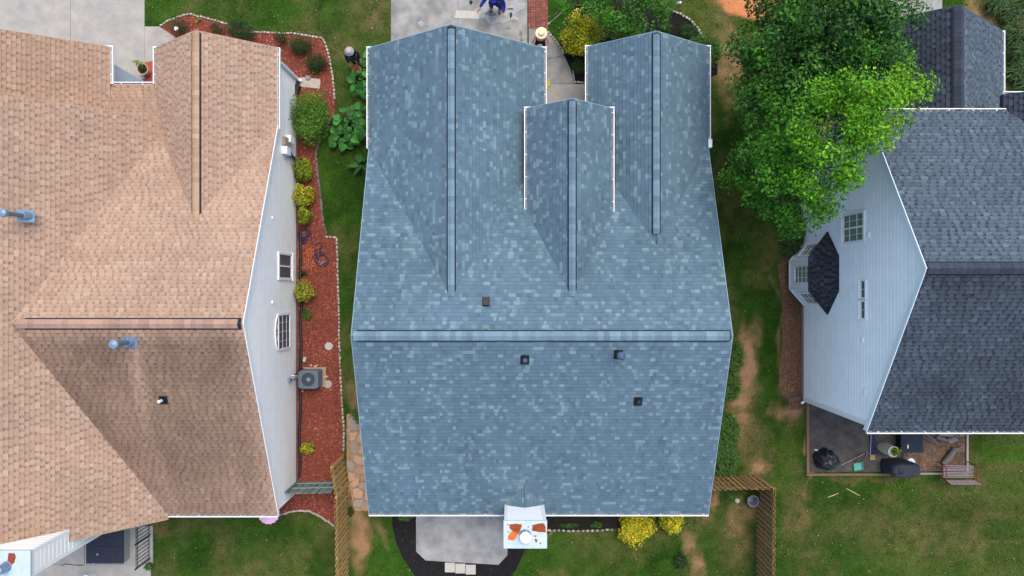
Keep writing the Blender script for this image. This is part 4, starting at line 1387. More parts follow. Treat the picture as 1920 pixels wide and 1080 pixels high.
# ------------------------------------------------------------------ the dark roofed house on the right
def right_house():
    H = thing('house', 'dark slate shingled two storey house with pale blue siding on the right', 'house', (15.5, 0, 0))
    pal = palette([(0.076, 0.102, 0.130), (0.068, 0.092, 0.118), (0.086, 0.116, 0.146), (0.060, 0.080, 0.104), (0.100, 0.134, 0.164)], [30, 28, 18, 10, 5], 0.04)
    rf = Roof()
    zr, ze, yr, ya, yb, xl = 8.85, 5.54, .568, -4.81, 5.95, 11.95
    def moss(c):
        n = float(fbm(np.array([c.x]), np.array([c.y]), 1.3, 120, 4)[0])
        k = 0.52 + 0.72 * n
        k = k * 0.92
        return (k * (1.02), k * .95, k * .93)
    clean = lambda c: tuple([0.93 + 0.2 * float(fbm(np.array([c.x]), np.array([c.y]), 1.3, 140, 3)[0])] * 3)
    rf.add([(xl, ya, ze), (21.5, ya, ze), (21.5, yr, zr), (xl, yr, zr)], (1, 0, 0), 'tooth', pal, moss)
    rf.add([(xl, yb, ze), (21.5, yb, ze), (21.5, yr, zr), (xl, yr, zr)], (1, 0, 0), 'tooth', pal, clean)
    # lower front wing
    pal2 = palette([(0.048, 0.064, 0.088), (0.042, 0.057, 0.080), (0.056, 0.076, 0.102), (0.036, 0.048, 0.068)], [30, 28, 20, 14], 0.05)
    rf.add([(12.02, 5.7, 3.2), (12.02, 9.53, 3.2), (15.1, 9.53, 5.5), (15.1, 5.7, 5.5)], (0, 1, 0), 'tooth', pal2, moss)
    rf.add([(18.18, 5.7, 3.2), (18.18, 9.53, 3.2), (15.1, 9.53, 5.5), (15.1, 5.7, 5.5)], (0, 1, 0), 'tooth', pal, clean)
    # cross gable at the far right
    rf.add([(16.55, 3.6, 5.50), (16.55, 6.53, 5.50), (20.5, 6.53, 7.93), (20.5, 3.6, 7.93)], (0, 1, 0), 'tooth', pal2, moss)
    deck = mat('roof_deck_dark', (0.04, 0.05, 0.07), 0.9)
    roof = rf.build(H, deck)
    cap = mat('ridge_cap_dark', (0.036, 0.045, 0.062), 0.85, noise=0.2, nscale=6, rnd=0.16, fine=0.15, spec=.2)
    ridge(roof, (xl + .02, yr, zr), (21.5, yr, zr), .615, .16, cap, start=.02)
    ridge(roof, (15.1, 5.75, 5.5), (15.1, 9.53, 5.5), .747, .17, cap, start=.0, expo=.15)
    wx = 12.09
    mb = MB()
    mb.box((wx + .03, -4.55, 0), (21.3, 5.68, 5.38)); mb.box((12.3, 5.66, 0), (17.9, 9.25, 3.05)); mb.box((16.9, 5.6, 0), (21.3, 6.25, 5.3))
    mb.extrude([(wx + .03, -4.55, 5.36), (wx + .03, 5.68, 5.36), (wx + .03, yr, 8.5)], (.12, 0, 0))
    mb.extrude([(12.3, 9.2, 3.0), (17.9, 9.2, 3.0), (15.1, 9.2, 5.1)], (0, -.12, 0))
    wall = mb.build('wall', M_WALL_PLAIN, H)
    siding(wall, wx, [(-4.57, .25), (5.70, .25), (5.70, 5.45), (yr, 8.62), (-4.57, 5.45)], -1, M_SIDING_R, 0.205)
    mb = MB(); mb.box((wx - .012, -4.58, 0), (wx + .02, 5.7, .26)); mb.build('foundation', M_FOUND, H)
    for y in (-4.64, 5.62):
        mb = MB(); mb.box((wx - .035, y, 0.22), (wx + .09, y + .13, 5.45)); mb.build('corner_trim', M_WHITE, H)
    mb = MB(); mb.tube([(wx - .02, -4.80, 5.45), (wx + .05, -4.68, 5.1), (wx + .08, -4.69, .15), (wx - .05, -4.8, .1)], .045, 8); mb.build('downspout', M_WHITE, H)
    gutter(H, (xl, ya, ze), (21.5, ya, ze), (0, -1, 0)); gutter(H, (xl, yb, ze), (16.6, yb, ze), (0, 1, 0))
    gutter(H, (18.18, 5.95, 3.2), (18.18, 9.53, 3.2), (1, 0, 0))
    gutter(H, (16.55, 6.53, 5.52), (20.5, 6.53, 5.52), (0, 1, 0), .09, .08)
    rb = mat('rake_pale_blue', (.66, .76, .80), .45)
    rake_board(H, (xl, ya, ze), (xl, yr, zr), (-1, 0, 0), .24, .025, m=rb); rake_board(H, (xl, yb, ze), (xl, yr, zr), (-1, 0, 0), .24, .025, m=rb)
    darkedge = mat('drip_edge_dark', (.05, .06, .08), .6)
    for (A, B) in (((12.02, 9.53, 3.2), (15.1, 9.53, 5.5)), ((18.18, 9.53, 3.2), (15.1, 9.53, 5.5))): rake_board(H, A, B, (0, 1, 0), .15, .02, m=darkedge)
    mb = MB(); mb.tube([(18.25, 6.1, 3.25), (18.3, 6.05, 3.6), (18.2, 6.02, 4.0)], .05, 8); mb.build('downspout', M_WHITE, H)
    # windows
    window(H, wx, -1, 1.58, 2.68, 3.62, 5.18, cols=2, rows=3, back=M_CURTAIN, fw=.085)
    w = window(H, wx, -1, -1.08, -0.42, 4.88, 5.28, cols=2, rows=1, mull=False, fw=.055)
    w2 = window(H, wx, -1, -0.38, 0.29, 4.88, 5.28, cols=2, rows=1, mull=False, fw=.055)
    for (px, py, z) in ((1637, 637, 5.0), (1638, 735, 5.15), (1634, 440, 5.4)):
        y = (540 - py) / F * (CAM_H - z)
        w = MB(); w.box((wx - .075, y - .09, z - .06), (wx - .015, y + .09, z + .06)); w.build('wall_vent', M_WHITE, H)
    # ----- bay window
    bx, ew = 11.47, 11.36
    zb0, zb1, zw = .35, 2.42, 3.30
    fr = [(bx, -0.02), (bx, 1.10)]                                   # front face corners (x, y)
    wl = [(wx, -0.74), (wx, 1.88)]                                   # where the bay meets the wall
    b = MB()
    b.prism(ccw([(wx, -0.74), (bx, -0.02), (bx, 1.10), (wx, 1.88)]), zb0, zb1 + .02)
    bay = b.build('bay_window', M_SIDING_R, H)
    b = MB(); b.prism(ccw([(wx, -0.78), (bx - .03, -0.05), (bx - .03, 1.13), (wx, 1.92)]), zb0 - .08, zb0 - .002); b.build('bay_sill', M_WHITE, bay)
    ev = [(wx - .012, -1.0), (ew, -0.12), (ew, 1.20), (wx - .012, 1.96)]
    tp = [(wx - .012, -0.12), (wx - .012, 1.20)]
    r2 = Roof()
    dpal = palette([(.032, .036, .046), (.026, .030, .040), (.040, .046, .058), (.022, .025, .034)], [30, 25, 15, 12], .08)
    r2.add([(ew, -0.12, zb1), (ew, 1.20, zb1), (wx - .012, 1.20, zw), (wx - .012, -0.12, zw)], (0, 1, 0), 'tooth', dpal)
    e1 = Vector((wx - .012 - ew, -0.90, 0)); e2 = Vector((wx - .012 - ew, 0.96, 0))
    r2.add([(ew, -0.12, zb1), (wx - .012, -1.02, zb1), (wx - .012, -0.12, zw)], e1, 'tooth', dpal)
    r2.add([(ew, 1.20, zb1), (wx - .012, 2.16, zb1), (wx - .012, 1.20, zw)], e2, 'tooth', dpal)
    # bay roof: parts of the bay itself, so no deeper than sub-parts
    b = MB()
    for q in r2.planes: b.extrude([p + Vector((0, 0, -.012)) for p in q['pts']], (0, 0, -.10))
    b.build('bay_roof', deck, bay)
    tabs = MB()
    E = .1435
    for q in r2.planes:
        uv = q['uv']; u0, u1 = min(p[0] for p in uv), max(p[0] for p in uv); v0, v1 = min(p[1] for p in uv), max(p[1] for p in uv)
        for c in range(int(math.ceil((v1 - v0) / E))):
            a_, b_ = v0 + c * E, v0 + (c + 1) * E; u = u0 - random.uniform(0, .2)
            while u < u1:
                for (wd, t, k) in ((random.uniform(.1, .2), .018, 1.25), (random.uniform(.06, .12), .005, .7)):
                    pl = clip_poly([(u, a_), (u + wd, a_), (u + wd, b_), (u, b_)], uv); u += wd
                    if len(pl) < 3 or area2(pl) < 1e-4: continue
                    pts = [q['O'] + q['U'] * p[0] + q['V'] * p[1] for p in pl]
                    top = [p + q['n'] * (t * (1 - (s[1] - a_) / E) + .003) for p, s in zip(pts, pl)]
                    col = q['pal'](k); m = MB(); m.face(top, col)
                    for i in range(len(pts)):
                        j = (i + 1) % len(pts); m.face([pts[i], pts[j], top[j], top[i]], col)
                    m.build('shingle', M_SHINGLE, bay)
    # bay windows on the three faces
    def bay_face(A, B, z0, z1, cols, rows):
        A, B = Vector((*A, 0)), Vector((*B, 0)); d = (B - A); L = d.length; d.normalize(); nrm = Vector((d.y, -d.x, 0))
        if nrm.x > 0: nrm = -nrm
        rot = Matrix((d, nrm, Vector((0, 0, 1)))).transposed()
        def bx_(u0, u1, za, zb_, d0, d1, nm, m):
            w = MB(); w.box((u0, d0, za), (u1, d1, zb_), rot=rot, org=A); w.build(nm, m, bay)
        m_ = .16 * L
        bx_(m_, L - m_, z0, z1, .003, .010, 'blind', M_CURTAIN)
        f = .07
        w = MB()
        for (a1, a2, c1, c2) in ((m_, m_ + f, z0, z1), (L - m_ - f, L - m_, z0, z1), (m_ + f, L - m_ - f, z0, z0 + f), (m_ + f, L - m_ - f, z1 - f, z1)):
            w.box((a1, .002, c1), (a2, .06, c2), rot=rot, org=A)
        w.build('frame', M_WHITE, bay)
        w = MB(); w.face([A + rot @ Vector(p) for p in ((m_ + f, .03, z0 + f), (L - m_ - f, .03, z0 + f), (L - m_ - f, .03, z1 - f), (m_ + f, .03, z1 - f))]); w.build('pane', M_GLASS, bay)
        for k in range(1, cols): u = m_ + (L - 2 * m_) * k / cols; bx_(u - .009, u + .009, z0 + f, z1 - f, .025, .04, 'muntin', M_WHITE)
        for k in range(1, rows): z = z0 + (z1 - z0) * k / rows; bx_(m_ + f, L - m_ - f, z - .009, z + .009, .0255, .041, 'muntin', M_WHITE)
    bay_face((bx, -0.02), (bx, 1.10), .85, 2.3, 3, 4)
    bay_face((wx, -0.74), (bx, -0.02), .85, 2.3, 2, 4)
    bay_face((bx, 1.10), (wx, 1.88), .85, 2.3, 2, 4)
    for (x, y) in ((bx, -0.02), (bx, 1.10)):
        b = MB(); b.box((x - .03, y - .055, zb0), (x + .06, y + .055, zb1 - .1)); b.build('corner_trim', M_WHITE, bay)
    return H


right_house()


# ------------------------------------------------------------------ fences
def picket_mesh(name, w, h, t, m, dog=0.02):
    mb = MB()
    pts = [(-w / 2, 0, 0), (w / 2, 0, 0), (w / 2, 0, h - dog), (w / 2 - dog, 0, h), (-w / 2 + dog, 0, h), (-w / 2, 0, h - dog)]
    mb.extrude(pts, (0, t, 0))
    me = mb.mesh(name); me.materials.append(m)
    return me


def fence(label, A, B, h, m, pw=0.125, gap=0.035, both=True, rails=(0.35, 1.0, 1.65), post_every=2.4, side=1, steps=None):
    A, B = Vector(A), Vector(B)
    t = thing('fence', label, 'fence', A, 'wooden fences')
    d = B - A; L = d.length; d.normalize(); ang = math.atan2(d.y, d.x); nrm = Vector((-d.y, d.x, 0))
    pm = picket_mesh('picket', pw, h, 0.018, m)
    post = picket_mesh('post', 0.09, h - 0.03, 0.09, m, 0.012)
    rail = MB(); rail.box((0, -.0185, -.042), (L, .0185, .042)); rme = rail.mesh('rail'); rme.materials.append(m)
    for z in rails:
        if z < h - .05: inst('rail', rme, t, (A.x, A.y, z), (0, 0, ang))
    x = 0.05
    while x < L + .02:
        p = A + d * x - nrm * 0.045
        inst('post', post, t, (p.x, p.y, 0), (0, 0, ang)); x += post_every
    pitch = pw + gap
    k = 0
    x = pw / 2
    while x < L:
        for s in ((1, -1) if both else (side,)):
            xx = x + (pitch * 0.5 if s < 0 else 0)
            if xx > L: continue
            p = A + d * xx + nrm * (0.021 if s > 0 else -0.039)
            inst('picket', pm, t, (p.x, p.y, random.uniform(0.01, .03)), (random.uniform(-.008, .008), random.uniform(-.008, .008), ang + random.uniform(-.015, .015)))
        x += pitch
    return t


fence('honey wood shadowbox fence running down the left side of the blue house yard', G(651, 906), G(653, 1110), 1.85, M_WOOD, 0.135, 0.075)
fence('short honey wood fence panel angled beside the flagstone path', G(643, 853), G(651, 904), 1.85, M_WOOD, 0.145, 0.07)
fence('grey green picket fence between the pale siding and the wood fence', G(558, 902), G(646, 900), 1.68, M_GREENWOOD, 0.24, 0.05, both=False, side=-1)
fence('brown wood fence between the blue house and the fence corner', (7.1, -7.86, 0), (10.2, -7.83, 0), 1.85, M_WOOD_R, 0.14, 0.07)
fence('brown wood fence running down the right side of the back yard', (10.25, -7.80, 0), (10.22, -13.2, 0), 1.85, M_WOOD_R, 0.14, 0.07)

# ------------------------------------------------------------------ plants
def leaf_cloud(P, N, S, cols, ratio=0.55):
    """diamond leaves: P positions, N normals, S lengths"""
    n = len(P)
    r = RNG.normal(size=(n, 3))
    T = np.cross(N, r); T /= np.linalg.norm(T, axis=1, keepdims=True) + 1e-9
    B = np.cross(N, T)
    L = S[:, None]
    V = np.empty((n, 4, 3))
    V[:, 0] = P - T * L * 0.5
    V[:, 1] = P + B * L * ratio * 0.5 - N * L * 0.08
    V[:, 2] = P + T * L * 0.5 - N * L * 0.12
    V[:, 3] = P - B * L * ratio * 0.5 - N * L * 0.08
    F_ = np.arange(n * 4).reshape(n, 4)
    return V.reshape(-1, 3), F_, cols


def foliage(name, parent, clumps, leaf, m=None, pal=None, up=0.35, inner=0.35):
    """clumps: (cx,cy,cz, rx,ry,rz, n, palette)"""
    Vs, Fs, Cs = [], [], []
    off = 0
    for (cx, cy, cz, rx, ry, rz, n, pl) in clumps:
        d = RNG.normal(size=(n, 3)); d /= np.linalg.norm(d, axis=1, keepdims=True)
        rad = np.where(RNG.random(n) < inner, RNG.uniform(0.3, 0.9, n), RNG.uniform(0.85, 1.08, n))
        th = np.arctan2(d[:, 1], d[:, 0]); ph = d[:, 2]
        ph0 = RNG.uniform(0, 6.28, 4)
        lump = 1 + 0.10 * np.sin(3 * th + ph0[0] + 2 * ph) + 0.08 * np.sin(5 * th + ph0[1] - 4 * ph) + 0.07 * np.sin(9 * ph + ph0[2] + 2 * th)
        P = d * (rad * lump)[:, None] * np.array((rx, ry, rz)) + np.array((cx, cy, cz))
        ok = P[:, 2] > 0.02
        P, d = P[ok], d[ok]; n = len(P)
        if n == 0: continue
        N = d + RNG.normal(size=(n, 3)) * 0.55; N[:, 2] += up
        N /= np.linalg.norm(N, axis=1, keepdims=True)
        S = leaf * RNG.uniform(0.5, 1.45, n)
        pa = np.array(pl if pl is not None else pal)
        c = pa[RNG.integers(0, len(pa), n)] * RNG.uniform(0.75, 1.3, n)[:, None] * RNG.uniform(0.72, 1.25)
        V, F_, C = leaf_cloud(P, N, S, c)
        Vs.append(V); Fs.append(F_ + off); Cs.append(C); off += len(V)
    return np_mesh(name, np.concatenate(Vs), np.concatenate(Fs), 4, np.concatenate(Cs), m or M_LEAF, parent)


PAL_DARK = [(0.020, 0.055, 0.014), (0.030, 0.075, 0.018), (0.014, 0.040, 0.012), (0.040, 0.090, 0.022)]
PAL_CONIF = [(0.022, 0.062, 0.012), (0.034, 0.082, 0.014), (0.015, 0.045, 0.010), (0.055, 0.10, 0.018)]
PAL_MID = [(0.050, 0.150, 0.018), (0.070, 0.185, 0.022), (0.035, 0.110, 0.016), (0.10, 0.22, 0.028)]
PAL_BRIGHT = [(0.115, 0.235, 0.018), (0.155, 0.275, 0.022), (0.085, 0.19, 0.018), (0.21, 0.31, 0.03)]
PAL_GOLD = [(0.50, 0.42, 0.02), (0.34, 0.36, 0.02), (0.16, 0.26, 0.02), (0.62, 0.46, 0.04), (0.12, 0.21, 0.02)]
PAL_YELLOW = [(0.78, 0.62, 0.02), (0.66, 0.56, 0.02), (0.45, 0.45, 0.02), (0.85, 0.68, 0.05), (0.26, 0.32, 0.02)]
PAL_YG = [(0.27, 0.34, 0.02), (0.17, 0.27, 0.02), (0.40, 0.42, 0.025), (0.10, 0.19, 0.02)]
PAL_COPPER = [(0.42, 0.32, 0.03), (0.17, 0.25, 0.02), (0.55, 0.36, 0.08), (0.10, 0.19, 0.02), (0.30, 0.33, 0.02)]


def shrub(label, px, py, rx, ry, h, pal, leaf=0.05, n=2200, lumps=6, name='shrub', group=None, pals=None):
    """px,py,rx,ry in photograph pixels at mid height of the shrub"""
    c = G(px, py, h * 0.55); s = (CAM_H - h * .55) / F
    t = thing(name, label, 'shrub', (c.x, c.y, 0), group or 'shrubs and weeds in the garden beds')
    RX, RY = rx * s, ry * s
    st = MB()
    for k in range(4):
        a = random.uniform(0, 6.28); st.tube([(c.x + .03 * math.cos(a), c.y + .03 * math.sin(a), -.02), (c.x + .35 * RX * math.cos(a), c.y + .35 * RY * math.sin(a), h * .55)], [.02, .01], 5)
    st.build('stem', M_BARK, t)
    cl = [(c.x, c.y, h * .46, RX * .78, RY * .78, h * .44, int(n * .45), pal)]
    for k in range(lumps):
        a = 6.283 * k / lumps + random.uniform(-.5, .5); q = random.uniform(.35, .72); e = random.uniform(.28, .5)
        cl.append((c.x + RX * q * math.cos(a), c.y + RY * q * math.sin(a), h * random.uniform(.45, .8), RX * e, RY * e * random.uniform(.8, 1.2), h * random.uniform(.22, .36), int(n * .5 / lumps), pal if pals is None else random.choice(pals)))
    foliage('foliage', t, cl, leaf)
    return t


shrub('small bronze green shrub at the tip of the tan gable', 335, 49, 21, 21, .75, PAL_CONIF, .04, 1500)
shrub('tiny pale weed tuft near the front tip of the red bed', 371, 37, 8, 5, .2, PAL_YG, .05, 120, 3)
shrub('low green shrub left of the dark ball shrub', 405, 54, 17, 14, .55, PAL_CONIF, .04, 1000)
shrub('large dark round ball shrub by the front lawn', 450, 58, 29, 24, 1.1, PAL_DARK, .045, 4500, 8)
shrub('small upright dark shrub near the bed top edge', 526, 69, 15, 16, .75, PAL_CONIF, .04, 1200)
shrub('dark shrub left of the pale weed in the red bed corner', 564, 86, 24, 20, .75, PAL_CONIF + PAL_DARK[:2], .045, 3200)
shrub('dark shrub with a light green tuft in the red bed corner', 592, 117, 23, 20, .75, PAL_CONIF + PAL_DARK[:2], .045, 3000)
shrub('light green weed tuft growing from a dark shrub', 590, 133, 8, 5, .35, PAL_BRIGHT, .07, 160, 3)
shrub('wide bright green shrub against the pale siding', 582, 220, 42, 57, 1.2, PAL_MID + PAL_BRIGHT[:2], .065, 10000, 18, pals=[PAL_MID, PAL_MID + PAL_BRIGHT, PAL_BRIGHT[:3]])
shrub('yellow green shrub just below the wide green shrub', 567, 318, 20, 27, .85, PAL_YG, .075, 2300, 7)
shrub('golden variegated shrub third along the siding', 571, 366, 23, 22, .85, PAL_GOLD, .08, 2200, 7)
shrub('small yellow green shrub above the coiled purple hose', 570, 404, 17, 17, .8, PAL_YG, .075, 1600, 6)
shrub('copper tipped golden shrub below the hoses', 570, 548, 21, 21, .8, PAL_COPPER, .075, 2000, 7)
shrub('little yellow shrub alone at the lower end of the red bed', 575, 841, 16, 14, .5, PAL_GOLD, .07, 900, 5)
shrub('round yellow and green clipped shrub by the entry walk', 1089, 66, 44, 43, 1.5, PAL_YELLOW[:3] + PAL_GOLD[:3] + PAL_YG, .075, 11000, 22, pals=[PAL_YELLOW, PAL_YELLOW[:3] + PAL_YG[:1], PAL_YG, PAL_YG[:2] + PAL_MID])
shrub('small round green bush at the porch corner', 1083, 126, 16, 16, .6, PAL_MID[:3] + PAL_DARK, .04, 1800, 6)
shrub('dark olive yellow shrub half under the right front gable', 1176, 58, 32, 22, 1.0, PAL_YG + PAL_MID, .07, 3000, 8)
shrub('dense dark green shrub just left of the gable tip', 1248, 54, 14, 14, .7, PAL_MID[:3] + PAL_DARK, .04, 1600, 5)
shrub('rounded green shrub in the black front bed', 1289, 58, 16, 17, .7, PAL_MID[:3] + PAL_CONIF, .04, 1700, 5)
shrub('round glossy green shrub at the right front corner', 1322, 92, 38, 40, 1.2, PAL_MID + PAL_DARK[:1], .06, 6500, 10)
shrub('bright yellow clipped shrub below the back gutter', 1192, 986, 36, 36, .95, PAL_YELLOW, .08, 5200, 9)
shrub('smaller yellow green shrub at the back gutter end', 1260, 980, 25, 26, .85, PAL_YELLOW[:3] + PAL_GOLD[:3], .08, 2600, 7)
shrub('small glossy bush beside the back patio', 760, 970, 18, 8, .6, PAL_MID, .06, 900, 4)
shrub('leafy weed patch beside the chimney bed', 1120, 984, 14, 7, .3, PAL_MID, .06, 500, 4)
shrub('low weeds in the narrow dark bed', 1070, 985, 25, 5, .15, PAL_MID, .05, 500, 4)
shrub('green clump of weeds at the left house landing', 278, 1062, 8, 8, .4, PAL_MID, .06, 500, 4)
shrub('small bush beside the flagstones under the blue rake', 668, 778, 10, 14, .5, PAL_MID, .07, 450, 4)
shrub('weed mat in the red bed above the arched window', 574, 590, 12, 15, .15, PAL_MID, .06, 550, 5)
shrub('weed sprig beside the round upper access lid', 570, 674, 5, 8, .15, PAL_MID, .05, 130, 3)
shrub('thin weed in the red bed below the hoses', 570, 513, 7, 6, .2, PAL_DARK, .06, 150, 3)
shrub('small dark weed clump beside the flagstone end', 657, 960, 10, 9, .15, PAL_DARK, .05, 350, 4)
shrub('dark weed clump in the lower right back lawn', 1275, 1052, 16, 20, .15, PAL_DARK, .06, 700, 5)


# tall grassy clumps on the right of the blue house
def blades_clump(name, label, px, py, n, length, spread, pal, width=0.02, cat='plant', arch=0.8, rx=8, ry=8):
    c = G(px, py); t = thing(name, label, cat, (c.x, c.y, 0), 'grass clumps beside the blue house' if name == 'grass_clump' else 'strap leaved plants')
    a = RNG.uniform(0, 6.283, n); r = np.sqrt(RNG.random(n))
    X = c.x + np.cos(a) * r * rx * S0; Y = c.y + np.sin(a) * r * ry * S0
    L = length * RNG.uniform(.6, 1.15, n); b = RNG.uniform(0, 6.283, n)
    el = RNG.uniform(.3, 1.0, n)
    V = np.empty((n, 6, 3)); W = width * RNG.uniform(.7, 1.2, n)
    px_, py_ = -np.sin(b), np.cos(b)
    for k, (f, hz, wk) in enumerate(((0, 0, 1), (.5, .75, .9), (1, .75 - arch * .25, .1))):
        cx = X + np.cos(b) * L * f * spread * el; cy = Y + np.sin(b) * L * f * spread * el; cz = L * hz * (1.2 - .6 * el)
        V[:, 2 * k] = np.stack([cx - px_ * W * wk, cy - py_ * W * wk, cz], 1); V[:, 2 * k + 1] = np.stack([cx + px_ * W * wk, cy + py_ * W * wk, cz], 1)
    base = np.arange(n)[:, None] * 6
    F_ = np.concatenate([base + np.array([0, 1, 3, 2]), base + np.array([2, 3, 5, 4])])
    pa = np.array(pal); cc = pa[RNG.integers(0, len(pa), n)] * RNG.uniform(.7, 1.35, n)[:, None]
    np_mesh('blades', V.reshape(-1, 3), F_, 4, np.concatenate([cc, cc]), M_LEAF, t)
    return t


PAL_LIR = [(0.035, 0.090, 0.020), (0.055, 0.125, 0.030), (0.025, 0.065, 0.018), (0.10, 0.17, 0.05)]
for k, (x, y, n, ry, lab) in enumerate(((1372, 668, 420, 30, 'ragged grass clump beside the right end of the blue ridge'),
                                        (1367, 728, 380, 22, 'ragged grass clump below the blue ridge end'),
                                        (1358, 800, 800, 28, 'tall lush grass clump halfway down the right rake'),
                                        (1352, 860, 900, 34, 'tall lush grass clump above the brown fence'))):
    blades_clump('grass_clump', lab, x, y, n, .55, .55, PAL_MID + PAL_BRIGHT[:1] + PAL_LIR, .012, rx=18 if k < 2 else 26, ry=ry)
for k, (x, y, lab) in enumerate(((1856, 12, 'spiky clump nearest the dark wing ridge tip'), (1884, 30, 'spiky clump second along the right bed'), (1912, 15, 'spiky clump in the top right corner'),
                                 (1890, 66, 'spiky clump above the dark wing gutter corner'), (1916, 78, 'spiky clump at the right picture edge high up'), (1902, 104, 'spiky clump beside the wing gutter top'),
                                 (1897, 140, 'spiky clump beside the wing gutter middle'), (1922, 132, 'spiky clump at the right picture edge'), (1912, 165, 'spiky clump just above the far right roof'))):
    # the bed lies on the ground; these stand where the photo shows them
    blades_clump('strap_leaf_plant', lab, x, y, 520, .85, .62, PAL_LIR, .015, rx=9, ry=9)
blades_clump('strap_leaf_plant', 'large spiky leaved plant at the bay window corner', 1478, 462, 420, .85, .65, PAL_LIR, .016, rx=9, ry=9)
blades_clump('strap_leaf_plant', 'second spiky plant under the bright tree', 1490, 435, 300, .75, .65, PAL_LIR, .016, rx=9, ry=9)


# broad leaved plants beside the garage wall: every leaf a part
def leaf_shape(name, L, W, m, fold=0.12, segs=5, heart=True):
    mb = MB()
    prev = None
    for i in range(segs + 1):
        f = i / segs
        w = W * (math.sin(math.pi * (0.12 + 0.88 * f) ** (0.7 if heart else 1.0)) * 0.98 + 0.02)
        if i == segs: w = 0.002
        z = -0.25 * L * f * f
        row = [(f * L, -w / 2, z + fold * w), (f * L, 0, z), (f * L, w / 2, z + fold * w)]
        if prev:
            mb.face([prev[0], prev[1], row[1], row[0]]); mb.face([prev[1], prev[2], row[2], row[1]])
        prev = row
    me = mb.mesh(name, smooth=True); me.materials.append(m)
    return me


M_BLEAF = mat('broad_leaf', (0.040, 0.165, 0.022), 0.45, noise=.2, nscale=9, rnd=.45, transl=.25)
M_BLEAF2 = mat('broad_leaf_dark', (0.026, 0.095, 0.016), 0.45, noise=.2, nscale=9, rnd=.35, transl=.2)
LEAF_R = leaf_shape('leaf', .34, .32, M_BLEAF)
LEAF_L = leaf_shape('leaf', .55, .17, M_BLEAF2, heart=False)


def broad_plant(label, px, py, n, rx, ry, h, me, flat_=.25):
    c = G(px, py); t = thing('broadleaf_plant', label, 'plant', (c.x, c.y, 0), 'broad leaved plants along the garage wall')
    st = MB()
    for k in range(n):
        a = random.uniform(0, 6.283); r = math.sqrt(random.random())
        p = Vector((c.x + math.cos(a) * r * rx * S0, c.y + math.sin(a) * r * ry * S0, h * random.uniform(.45, 1.0)))
        s = random.uniform(.6, 1.15)
        b = a + random.uniform(-.7, .7)
        inst('leaf', me, t, p, (random.uniform(-.3, .3), random.uniform(-.1, .45), b), (s, s, s))
        if k % 2 == 0: st.tube([(c.x, c.y, 0), ((c.x + p.x) / 2, (c.y + p.y) / 2, p.z * .75), p], .008, 4)
    st.build('stems', M_BLEAF2, t)


broad_plant('broad round leaved plant clump at the middle of the garage wall', 660, 240, 48, 26, 26, .7, LEAF_R)
broad_plant('broad round leaved clump reaching toward the dark stone row', 645, 262, 26, 20, 14, .55, LEAF_R)
broad_plant('broad leaved clump close to the garage gutter', 688, 225, 40, 16, 34, .75, LEAF_R)
broad_plant('leafy clump below the terracotta pot', 680, 162, 30, 16, 20, .6, LEAF_R)
broad_plant('plant with long drooping leaves under the gutter end', 684, 312, 14, 10, 8, .5, LEAF_L)
broad_plant('low leafy weeds at the garage wall upper corner', 695, 120, 26, 12, 26, .4, LEAF_R)


# ------------------------------------------------------------------ trees
def tree(label, base, lobes, pals, leaf, per, trunk_r, seed, name='tree', cl_r=(0.35, 0.6), dens=4.9):
    """lobes = (x, y, z, r): rounded masses of the crown, each made of many leaf clumps"""
    rr = random.Random(seed)
    t = thing(name, label, 'tree', base)
    cl = []
    for (lx, ly, lz, lr) in lobes:
        for k in range(max(5, int(dens * lr * lr * 2.2))):
            while True:
                d = Vector((rr.uniform(-1, 1), rr.uniform(-1, 1), rr.uniform(-.5, 1)))
                if .1 < d.length < 1: break
            q = d.length; d = d.normalized() * (q ** .35)
            r = rr.uniform(*cl_r) * min(1.0, .55 + lr * .35)
            x, y, z = lx + d.x * (lr - r * .5), ly + d.y * (lr - r * .5), lz + d.z * lr * .75 + rr.uniform(-.25, .25)
            cl.append((x, y, z, r * rr.uniform(.8, 1.25), r * rr.uniform(.8, 1.25), r * .42, int(per * r * r * rr.uniform(.6, 1.1)), pals(x, y, z, rr)))
    mb = MB()
    b = Vector(base)
    top = sum((Vector(l[:3]) for l in lobes), Vector()) / len(lobes)
    mid = b + (top - b) * .45 + Vector((rr.uniform(-.2, .2), rr.uniform(-.2, .2), 0))
    mb.tube([b - Vector((0, 0, .05)), b + Vector((0, 0, .25)), mid, top], [trunk_r * 1.5, trunk_r * 1.05, trunk_r * .8, trunk_r * .25], 10)
    for (lx, ly, lz, lr) in lobes:
        s = mid + (top - mid) * rr.uniform(0, .6); p = Vector((lx, ly, lz - .2 * lr))
        mb.tube([s, s + (p - s) * .5 + Vector((0, 0, .2)), p], [trunk_r * .5, trunk_r * .35, trunk_r * .2], 7, cap=False)
        for c in [c for c in cl if (Vector(c[:3]) - Vector((lx, ly, lz))).length < lr][::3]:
            q = Vector(c[:3]); m_ = p + (q - p) * .5 + Vector((0, 0, .1)); mb.tube([p, m_, q], [trunk_r * .18, trunk_r * .12, .01], 5, cap=False)
    mb.build('trunk', M_BARK, t, smooth=True)
    foliage('crown', t, cl, leaf, up=.6, inner=.4)
    return t


def lobe(px, py, rpx, z):
    p = G(px, py, z)
    return (p.x, p.y, z, rpx * (CAM_H - z) / F)


